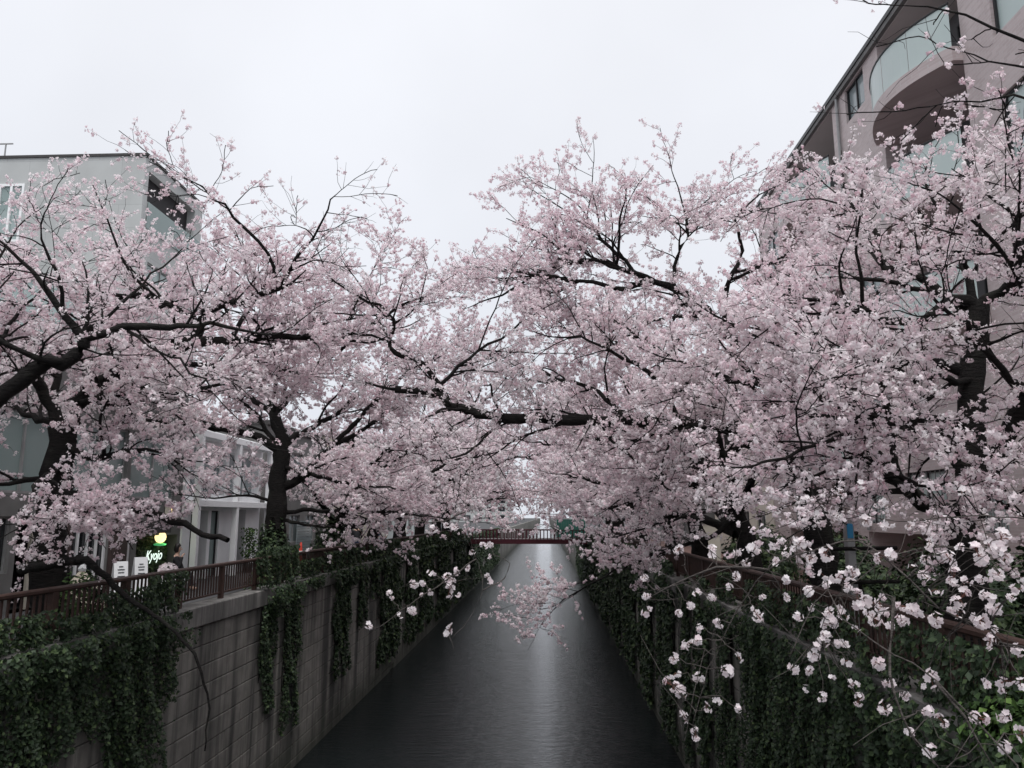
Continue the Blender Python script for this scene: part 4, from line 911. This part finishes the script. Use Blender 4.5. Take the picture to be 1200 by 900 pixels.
ivy('narrow ivy tail on the shop-side wall after the twin tails', WL, 1, [(23.6, 28.6, 5.4, 4.2, 0.25), (24.6, 26.6, 4.6, 1.4, 0.18), (27.8, 29.2, 4.6, 2.6, 0.15)], 3, 0.06, 520)
ivy('ivy curtain midway along the shop-side wall', WL, 1, [(29.4, 31.5, 5.4, 3.4, 0.2), (31.2, 36.0, 5.5, 0.6, 0.25), (37.0, 40.2, 5.4, 0.4, 0.22)], 4, 0.075, 330)
ivy('far ivy curtains on the shop-side wall near the red bridge', WL, 1, [(40.8, 46, 5.4, 0.6, 0.3), (47, 54, 5.5, 0.3, 0.3), (55.5, 64, 5.5, 0.3, 0.3), (65, 82, 4.9, 0.3, 0.3), (83, 110, 4.9, 0.3, 0.3)], 5, 0.11, 170)
ivy('big ivy blanket on the nearest wall under the hanging white blossom', WR, -1, [(4.6, 9.2, 5.45, 0.2, 0.34), (8.6, 13.4, 5.4, 0.1, 0.32), (12.6, 14.7, 5.4, 0.4, 0.28), (15.4, 16.8, 5.4, 0.3, 0.26)], 6, 0.034, 1200)
ivy('ivy strips beside bare concrete past the big blanket', WR, -1, [(17.6, 19.2, 5.1, 0.3, 0.25), (19.9, 21.0, 5.0, 0.5, 0.2), (22.1, 25.4, 5.2, 0.2, 0.25)], 7, 0.055, 550)
ivy('ivy curtain midway along the brick-apartment wall', WR, -1, [(26.6, 30.5, 5.3, 0.2, 0.25), (31.5, 37.0, 5.3, 0.3, 0.25), (37.8, 44, 5.3, 0.3, 0.28)], 8, 0.08, 280)
ivy('far ivy curtain on the brick-apartment wall near the red bridge', WR, -1, [(44.8, 53, 5.4, 0.3, 0.3), (54, 64, 5.4, 0.3, 0.3), (65, 90, 4.9, 0.3, 0.3)], 9, 0.11, 160)

def shrub(label, c, rx, ry, rz, n, size, seed, mat='bush', mean=0.45, name='shrub'):
    rng = np.random.default_rng(seed); t = empty(name, (c[0], c[1], c[2]), 0, label, 'shrub'); st = MB()
    d = unit(rng.normal(size=(n, 3))); d[:, 2] = np.abs(d[:, 2]) * 1.0 - 0.1; r = rng.uniform(0.55, 1.0, (n, 1)) * (0.75 + 0.35 * lump(d[:, :1] * 2.5, d[:, 1:2] * 2.5 + d[:, 2:] * 2, seed))
    C = d * r * np.array([rx, ry, rz]) + np.array([0, 0, 0.1 * rz]); leaves(C, d + [0, 0, .4], rng, size, mat, 'foliage', t, mean)
    for k in range(7):
        a = k * 0.9; st.tube([(0.03 * math.cos(a), 0.03 * math.sin(a), -0.1), (0.3 * rx * math.cos(a), 0.3 * ry * math.sin(a), 0.35 * rz), (0.6 * rx * math.cos(a), 0.6 * ry * math.sin(a), 0.75 * rz)], [0.02, 0.014, 0.006], 5)
    st.build('stems', M['bark'], t)
shrub('light green shrub pushing through the railing at the right picture edge', (3.75, 6.3, 4.7), 0.5, 1.1, 0.55, 3500, 0.035, 31)
shrub('dark shrub on the brick-apartment bank behind the steel prop', (5.6, 11.2, ZR), 0.8, 1.6, 1.3, 6000, 0.045, 32, 'ivy', 0.6)
shrub('dark shrub under the level-limbed cherry tree', (5.9, 15.2, ZR), 0.8, 1.8, 1.3, 5000, 0.05, 33, 'ivy', 0.55)
shrub('dark leafy shrub by the railing between the two bare wall patches', (5.2, 20.8, ZR), 0.8, 1.8, 1.7, 4500, 0.06, 34, 'ivy', 0.6)
shrub('ivy clump wrapped round the foot of the upright tree', (-7.7, 22.0, ZL), 0.7, 0.8, 2.2, 5000, 0.05, 35, 'ivy', 0.5)
shrub('ivy clump wrapped round the next trunk past the upright tree', (-7.7, 27.8, ZL), 0.8, 0.9, 2.4, 3500, 0.06, 36, 'ivy', 0.45)
shrub('green sprouts at the foot of the snapped-limb tree by the cafe', (-7.3, 12.3, 4.75), 0.42, 0.7, 1.0, 1600, 0.035, 37, 'bush', 0.35)
shrub('clipped plant on the cafe front left of the trunk', (-10.8, 17.4, ZL), 0.45, 0.5, 1.0, 1500, 0.045, 38, 'bush', 0.3)

for k, (y, w) in enumerate(((7.2, 'nearest'), (9.6, 'second'), (12.4, 'third'), (17.6, 'fourth'), (23.6, 'fifth'))):
    shrub(f'dark evergreen hedge bush before the brick apartments, {w} of the row', (7.0, y + 1.5, ZR), 0.9, 1.9, 1.75, 5000, 0.05, 80 + k, 'ivy', 0.45, 'hedge_bush')
# ------------------------------------------------------------------ things before the shops
def text(body, size, loc, rot, mat, name, parent=None, shear=0.25, ext=0.004):
    cu = bpy.data.curves.new(name, 'FONT'); cu.body = body; cu.size = size; cu.shear = shear; cu.extrude = ext; cu.offset = 0.004; cu.align_x = 'CENTER'; cu.align_y = 'CENTER'
    tmp = bpy.data.objects.new(name, cu); col.objects.link(tmp); bpy.context.view_layer.update()
    me = bpy.data.meshes.new_from_object(tmp.evaluated_get(bpy.context.evaluated_depsgraph_get())); bpy.data.objects.remove(tmp)
    me.materials.clear(); me.materials.append(mat); o = link(name, me, parent); o.location = loc; o.rotation_euler = rot; return o
FACE = (math.pi / 2, 0, math.pi / 2)          # upright, facing +x
ns = empty('neon_sign', (SX - 0.3, 23.9, ZL), 0, 'glowing white script sign on a leafy dark panel under a globe lamp', 'sign')
rng = np.random.default_rng(61); n = 2600
C = np.stack([rng.uniform(-0.02, 0.10, n), rng.normal(0, 0.55, n).clip(-1.1, 1.0), 0.95 + rng.normal(0, 0.22, n).clip(-.5, .55)], 1)
leaves(C, np.tile([1.0, -.2, .3], (n, 1)), rng, 0.05, 'ivy', 'foliage', ns, 0.75)
text('Kyojo', 0.42, (0.16, 0.05, 0.95), FACE, M['neon'], 'lettering', ns, 0.3)
g_ = MB().lathe((0.28, 0.15, 1.33), [(0.02, 0.0), (0.10, 0.03), (0.15, 0.10), (0.17, 0.18), (0.15, 0.27), (0.09, 0.33), (0.02, 0.35)], 14).build('globe_lamp', M['lamp_warm'], ns, True)
MB().lathe((0.28, 0.15, 1.24), [(0.03, 0.0), (0.17, 0.02), (0.19, 0.06), (0.10, 0.088)], 14).build('lamp_base', M['lamp_green'], ns, True)
MB().tube([(0.0, 0.15, 1.72), (0.28, 0.15, 1.72), (0.28, 0.15, 1.69)], 0.012, 6).build('bracket', M['dark_frame'], ns)
ld = bpy.data.lights.new('globe_light', 'POINT'); ld.energy = 1.5; ld.color = (0.6, 1.0, 0.5); ld.shadow_soft_size = 0.15
lo = bpy.data.objects.new('globe_light', ld); col.objects.link(lo); lo.parent = ns; lo.location = (0.55, 0.15, 1.3)

ws = empty('wall_sign', (SX + 0.01, 24.55, 6.66), 0, 'cream square wall sign with a round gold emblem above the neon sign', 'sign')
MB().bbox(0, 0.06, -0.42, 0.42, -0.22, 0.24, 0.015).build('board', M['cream'], ws)
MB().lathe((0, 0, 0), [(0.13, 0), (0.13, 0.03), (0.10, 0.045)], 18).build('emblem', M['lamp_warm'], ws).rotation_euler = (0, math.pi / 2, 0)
ws.children[-1].location = (0.062, 0.02, 0.05)
MB().bbox(0.109, 0.125, -0.05, 0.09, 0.01, 0.10, 0.006).build('bird_mark', M['ink'], ws)

def a_board(label, loc, rz, h=1.0, w=0.46):
    t = empty('sandwich_board', loc, rz, label, 'sign', 'white sandwich boards before the cafe')
    for s in (1, -1):
        m = MB(); top, bot = 0.03 * s, 0.26 * s
        m.quad((top, -w / 2, h), (top, w / 2, h), (bot, w / 2, 0.12), (bot, -w / 2, 0.12)); m.quad((top - .02 * s, -w / 2, h), (top - .02 * s, w / 2, h), (bot - .02 * s, w / 2, 0.12), (bot - .02 * s, -w / 2, 0.12))
        for yy in (-w / 2, w / 2): m.quad((top, yy, h), (top - .02 * s, yy, h), (bot - .02 * s, yy, 0.12), (bot, yy, 0.12))
        m.quad((top, -w / 2, h), (top, w / 2, h), (top - .02 * s, w / 2, h), (top - .02 * s, -w / 2, h))
        m.build('panel', M['paper'], t)
        for yy in (-w / 2 + 0.03, w / 2 - 0.03): MB().tube([(bot - .01 * s, yy, 0.14), (bot + 0.03 * s, yy, 0.0)], 0.015, 6).build('leg', M['dark_frame'], t)
    for k, zz in enumerate((0.93, 0.86, 0.79, 0.70)):
        x = 0.03 + (1 - (zz - 0.12) / (h - 0.12)) * 0.23 + 0.008; hw = (0.05, 0.08, 0.07, 0.085)[k]
        MB().box(x, x + 0.006, -hw, hw, zz - 0.012, zz + 0.010).build('print_line', M['ink'], t)
    return t
a_board('white sandwich board nearer the railing, left of the pair', (-10.5, 19.1, ZL), -0.8, 1.05, 0.32)
a_board('white sandwich board right of the pair, beside the plant panel', (-10.55, 20.15, ZL), -0.8, 1.1, 0.32)

# canvas tent-shaped cover, post lantern, pot, cone
ct = empty('canvas_cover', (-9.3, 15.5, ZL), 0.2, 'beige canvas cover peaked like a small tent behind the railing', 'cover')
prof = []
nn = 20
v, fc = [], []
for i, (r, z) in enumerate(((1.0, 0.0), (0.85, 0.22), (0.62, 0.5), (0.36, 0.78), (0.14, 1.0), (0.05, 1.08))):
    for k in range(nn):
        a = 2 * math.pi * k / nn; rr = r * (1 + 0.10 * math.sin(5 * a) * (1 - z * 0.6)) * 0.75; v.append((rr * math.cos(a), rr * math.sin(a) * 1.1, z))
for i in range(5):
    for k in range(nn): fc.append((i * nn + k, i * nn + (k + 1) % nn, (i + 1) * nn + (k + 1) % nn, (i + 1) * nn + k))
fc.append(tuple(5 * nn + k for k in range(nn)))
me = bpy.data.meshes.new('canvas'); me.from_pydata(v, [], fc); me.materials.append(M['canvas']); link('canvas', me, ct)
MB().lathe((0, 0, 1.07), [(0.07, 0), (0.08, 0.05), (0.05, 0.10), (0.01, 0.14)], 10).build('peak_tie', M['paper'], ct)
wp = empty('flower_pot', (-10.7, 22.0, ZL), 0, 'white round pot with pale flowers right of the sandwich boards', 'pot')
MB().lathe((0, 0, 0), [(0.16, 0), (0.22, 0.28), (0.25, 0.42), (0.23, 0.43), (0.20, 0.38)], 14).build('pot', M['white_paint'], wp, True)
rng = np.random.default_rng(5); d = unit(rng.normal(size=(260, 3))); leaves(d * [0.26, 0.26, 0.22] + [0, 0, 0.62], d, rng, 0.05, 'petal_near', 'flowers', wp, 0.8)
MB().tube([(0, 0, .4), (0.02, 0, .6)], 0.02, 6).build('stem', M['bark'], wp)
cn = empty('red_cone', (-11.4, 36.2, ZL), 0, 'red traffic cone by the blue-grey shutter', 'cone')
MB().box(-.2, .2, -.2, .2, 0, .04).build('base', M['red'], cn); MB().lathe((0, 0, .04), [(.15, 0), (.09, .5), (.04, .9), (.02, .92)], 14).build('cone_body', M['red'], cn, True); MB().lathe((0, 0, .04), [(.118, .33), (.093, .53)], 14).build('band', M['paper'], cn, True)
kb = empty('sign_stand', (-10.2, 38.6, ZL), 0.2, 'upright stand with red and white panels under the far blossom', 'sign')
MB().box(-.03, .03, -.32, .32, .1, 1.85).build('board', M['cream'], kb)
for k, c in enumerate(('red', 'paper', 'terracotta', 'paper')): MB().box(.032, .045, -.28, .28, 1.42 - .38 * k, 1.76 - .38 * k).build('panel', M[c], kb)
for yy in (-.25, .25): MB().box(-.2, .2, yy - .03, yy + .03, 0, .098).build('foot', M['dark_frame'], kb)
pp = empty('potted_plant', (-11.6, 30.3, ZL), 0, 'tall thin potted plant in the white building recess', 'plant')
MB().lathe((0, 0, 0), [(0.16, 0), (0.20, 0.35), (0.18, 0.36)], 12).build('pot', M['dark_frame'], pp, True)
rng = np.random.default_rng(15); C = np.stack([rng.normal(0, .13, 420), rng.normal(0, .15, 420), rng.uniform(.5, 1.7, 420)], 1); leaves(C, rng.normal(size=(420, 3)), rng, 0.05, 'bush', 'foliage', pp, 0.5)
MB().tube([(0, 0, .35), (.04, .02, .9), (0, 0, 1.6)], [.02, .015, .008], 6).build('stem', M['bark'], pp)
# warm lamp inside the cafe
lm = empty('pendant_lamp', (SX - 0.55, 17.05, 6.2), 0, 'small warm pendant lamp inside the cafe window', 'lamp')
MB().lathe((0, 0, -.18), [(.02, 0), (.07, .03), (.09, .1), (.06, .17), (.02, .18)], 12).build('bulb', M['lamp_warm'], lm, True); MB().tube([(0, 0, 0), (0, 0, .28)], .008, 5).build('cord', M['dark_frame'], lm)

# steel tree props on the right bank
tp = empty('tree_prop', (0, 0, 0), 0, 'grey steel post with blue tag and leaning pole propping the cherry limb', 'post')
b0 = at(1000, 700, 11.2); b0[2] = ZR
MB().box(b0[0] - .05, b0[0] + .05, b0[1] - .07, b0[1] + .07, ZR, 6.45).build('post', M['steel'], tp)
MB().tube([tuple(b0 + [0.25, -.1, 0]), tuple(at(985, 600, 11.3)), tuple(at(978, 545, 11.4))], 0.035, 8).build('pole', M['bark'], tp)
MB().box(b0[0] - .048, b0[0] + .03, b0[1] - .085, b0[1] - .072, 6.2, 6.40).build('tag', M['blue'], tp)
for zz in (5.6, 6.05): MB().tube([(b0[0] - .5, b0[1] - .1, zz), (b0[0] + .6, b0[1] - .1, zz + .02)], .028, 7).build('cross_bar', M['bark'], tp)
gp = empty('gate_post', (5.5, 26.8, ZR), 0, 'beige square gate post by the far end of the brick apartments', 'post')
MB().bbox(-.3, .3, -.3, .3, 0, 1.75, .02).build('shaft', M['cream'], gp); MB().bbox(-.36, .36, -.36, .36, 1.752, 1.86, .02).build('cap', M['grey_wall'], gp)

# ------------------------------------------------------------------ people
def skin_mesh(name, joints, edges, mat, parent, lev=2):
    me = bpy.data.meshes.new(name); me.from_pydata([j[:3] for j in joints], edges, []); o = link(name, me, parent, mat)
    sk = o.modifiers.new('skin', 'SKIN'); sk.use_smooth_shade = True
    for v, j in zip(me.skin_vertices[0].data if me.skin_vertices else [], joints): v.radius = (j[3], j[4] if len(j) > 4 else j[3])
    if not me.skin_vertices:
        bpy.context.view_layer.objects.active = o
    if me.skin_vertices: me.skin_vertices[0].data[0].use_root = True
    sb = o.modifiers.new('sub', 'SUBSURF'); sb.levels = lev; sb.render_levels = lev
    return o
def person(label, loc, rz, top, trousers, hat=None, seated=False, arm_up=False, k=1.0):
    t = empty('person', loc, rz, label, 'person', 'people along the shop-side street'); t.scale = (k, k, k)
    h = 0.47 if seated else 0.90      # hip height; the figure faces +x
    kn = [(0.42, 0.10, 0.47), (0.42, -0.10, 0.47)] if seated else [(0.03, 0.10, 0.48), (-0.06, -0.10, 0.48)]
    an = [(0.44, 0.10, 0.08), (0.44, -0.10, 0.08)] if seated else [(0.0, 0.11, 0.08), (-0.16, -0.10, 0.09)]
    j = [(0, 0, h, .13, .15), (0.0, 0, h + .25, .12, .15), (-.01, 0, h + .48, .10, .17), (0, 0, h + .58, .055, .055), (0.02, 0, h + .66, .075, .07), (0.025, 0, h + .78, .09, .08), (0.01, 0, h + .85, .05, .05)]
    e = [(0, 1), (1, 2), (2, 3), (3, 4), (4, 5), (5, 6)]
    for s, (kx, ky, kz), (ax, ay, az) in ((1, kn[0], an[0]), (-1, kn[1], an[1])):
        b = len(j); j += [(0.02, .09 * s, h - .03, .09, .09), (kx, ky, kz, .06, .06), (ax, ay, az, .04, .04), (ax + .15, ay, .035, .035, .045)]; e += [(0, b), (b, b + 1), (b + 1, b + 2), (b + 2, b + 3)]
        b = len(j); hand = (0.16, .10 * s, h + .55) if (arm_up and s == -1) else (0.18, .17 * s, h + .08); el = (0.10, .25 * s, h + .2)
        j += [(0, .19 * s, h + .46, .055, .055), (*el, .042, .042), (*hand, .028, .028), (hand[0] + .06, hand[1] - .03 * s, hand[2] + (.05 if arm_up and s == -1 else -.04), .022, .03)]; e += [(2, b), (b, b + 1), (b + 1, b + 2), (b + 2, b + 3)]
    body = skin_mesh('body', j, e, M['skin'], t)
    # jacket: torso and sleeves a little fuller than the body
    J = [(0, 0, h - .06, .15, .18), (0, 0, h + .25, .145, .18), (-.01, 0, h + .47, .12, .19), (0, 0, h + .55, .075, .085)]; E_ = [(0, 1), (1, 2), (2, 3)]
    for s in (1, -1):
        b = len(J); hand = (0.16, .10 * s, h + .52) if (arm_up and s == -1) else (0.17, .175 * s, h + .11); J += [(0, .2 * s, h + .46, .075, .075), (0.10, .25 * s, h + .2, .062, .062), (*hand, .042, .042)]; E_ += [(2, b), (b, b + 1), (b + 1, b + 2)]
    skin_mesh('jacket', J, E_, M[top], t)
    T_ = [(0, 0, h + .02, .14, .17)]; E_ = []
    for s, (kx, ky, kz), (ax, ay, az) in ((1, kn[0], an[0]), (-1, kn[1], an[1])):
        b = len(T_); T_ += [(0.02, .09 * s, h - .03, .105, .105), (kx, ky, kz, .075, .075), (ax, ay, az + .02, .055, .055)]; E_ += [(0, b), (b, b + 1), (b + 1, b + 2)]
    skin_mesh('trousers', T_, E_, M[trousers], t)
    m = MB(); m.lathe((-.005, 0, h + .70), [(.06, -.08), (.098, -.02), (.105, .06), (.098, .13), (.06, .185), (.01, .20)], 14)
    m.v = [(x if x < .045 or z > h + .80 else .045, y, z) for x, y, z in m.v]
    m.build('hat' if hat else 'hair', M[hat or 'hair'], t, True)
    f_ = MB(); f_.lathe((.115, 0, h + .71), [(.012, -.02), (.018, 0), (.008, .035)], 6); f_.build('nose', M['skin'], t, True)
    for s in (1, -1): MB().lathe((.098, .035 * s, h + .755), [(.004, -.01), (.012, 0), (.004, .01)], 6).build('eye', M['hair'], t)
    return t
person('person in black seated before the neon sign, one hand raised to the chin', (-10.9, 22.9, ZL), 0.3, 'black_cloth', 'black_cloth', seated=True, arm_up=True)
bn = empty('bench', (-10.95, 22.9, ZL), 0.3, 'dark low bench under the seated person by the neon sign', 'bench')
MB().bbox(-.25, .2, -.5, .5, .30, .36, .01).build('seat', M['dark_frame'], bn)
for a in (-.2, .15):
    for b in (-.42, .42): MB().box(a - .02, a + .02, b - .02, b + .02, 0, .298).build('leg', M['dark_frame'], bn)
person('person in dark coat and ochre knitted hat in the cafe doorway', (-11.6, 18.0, ZL), -0.6, 'black_cloth', 'black_cloth', hat='ochre', k=1.02)
person('person in navy jacket walking under the far blossom', (-9.8, 44.6, ZL), -1.3, 'navy_cloth', 'black_cloth')
person('person in pale coat walking beside the navy jacket', (-9.6, 46.0, ZL), -1.4, 'pale_cloth', 'navy_cloth', k=0.97)
person('person in black coat standing by the red and white stand', (-10.0, 41.2, ZL), 1.6, 'black_cloth', 'navy_cloth', k=1.0)
person('person in grey-white top further along the shop-side street', (-9.2, 50.0, ZL), -1.5, 'pale_cloth', 'black_cloth', k=1.0)
person('person in black further along, nearly at the red bridge', (-9.0, 55.0, ZL), 1.5, 'black_cloth', 'black_cloth', k=0.98)
print('tris in near crowns', TRI)
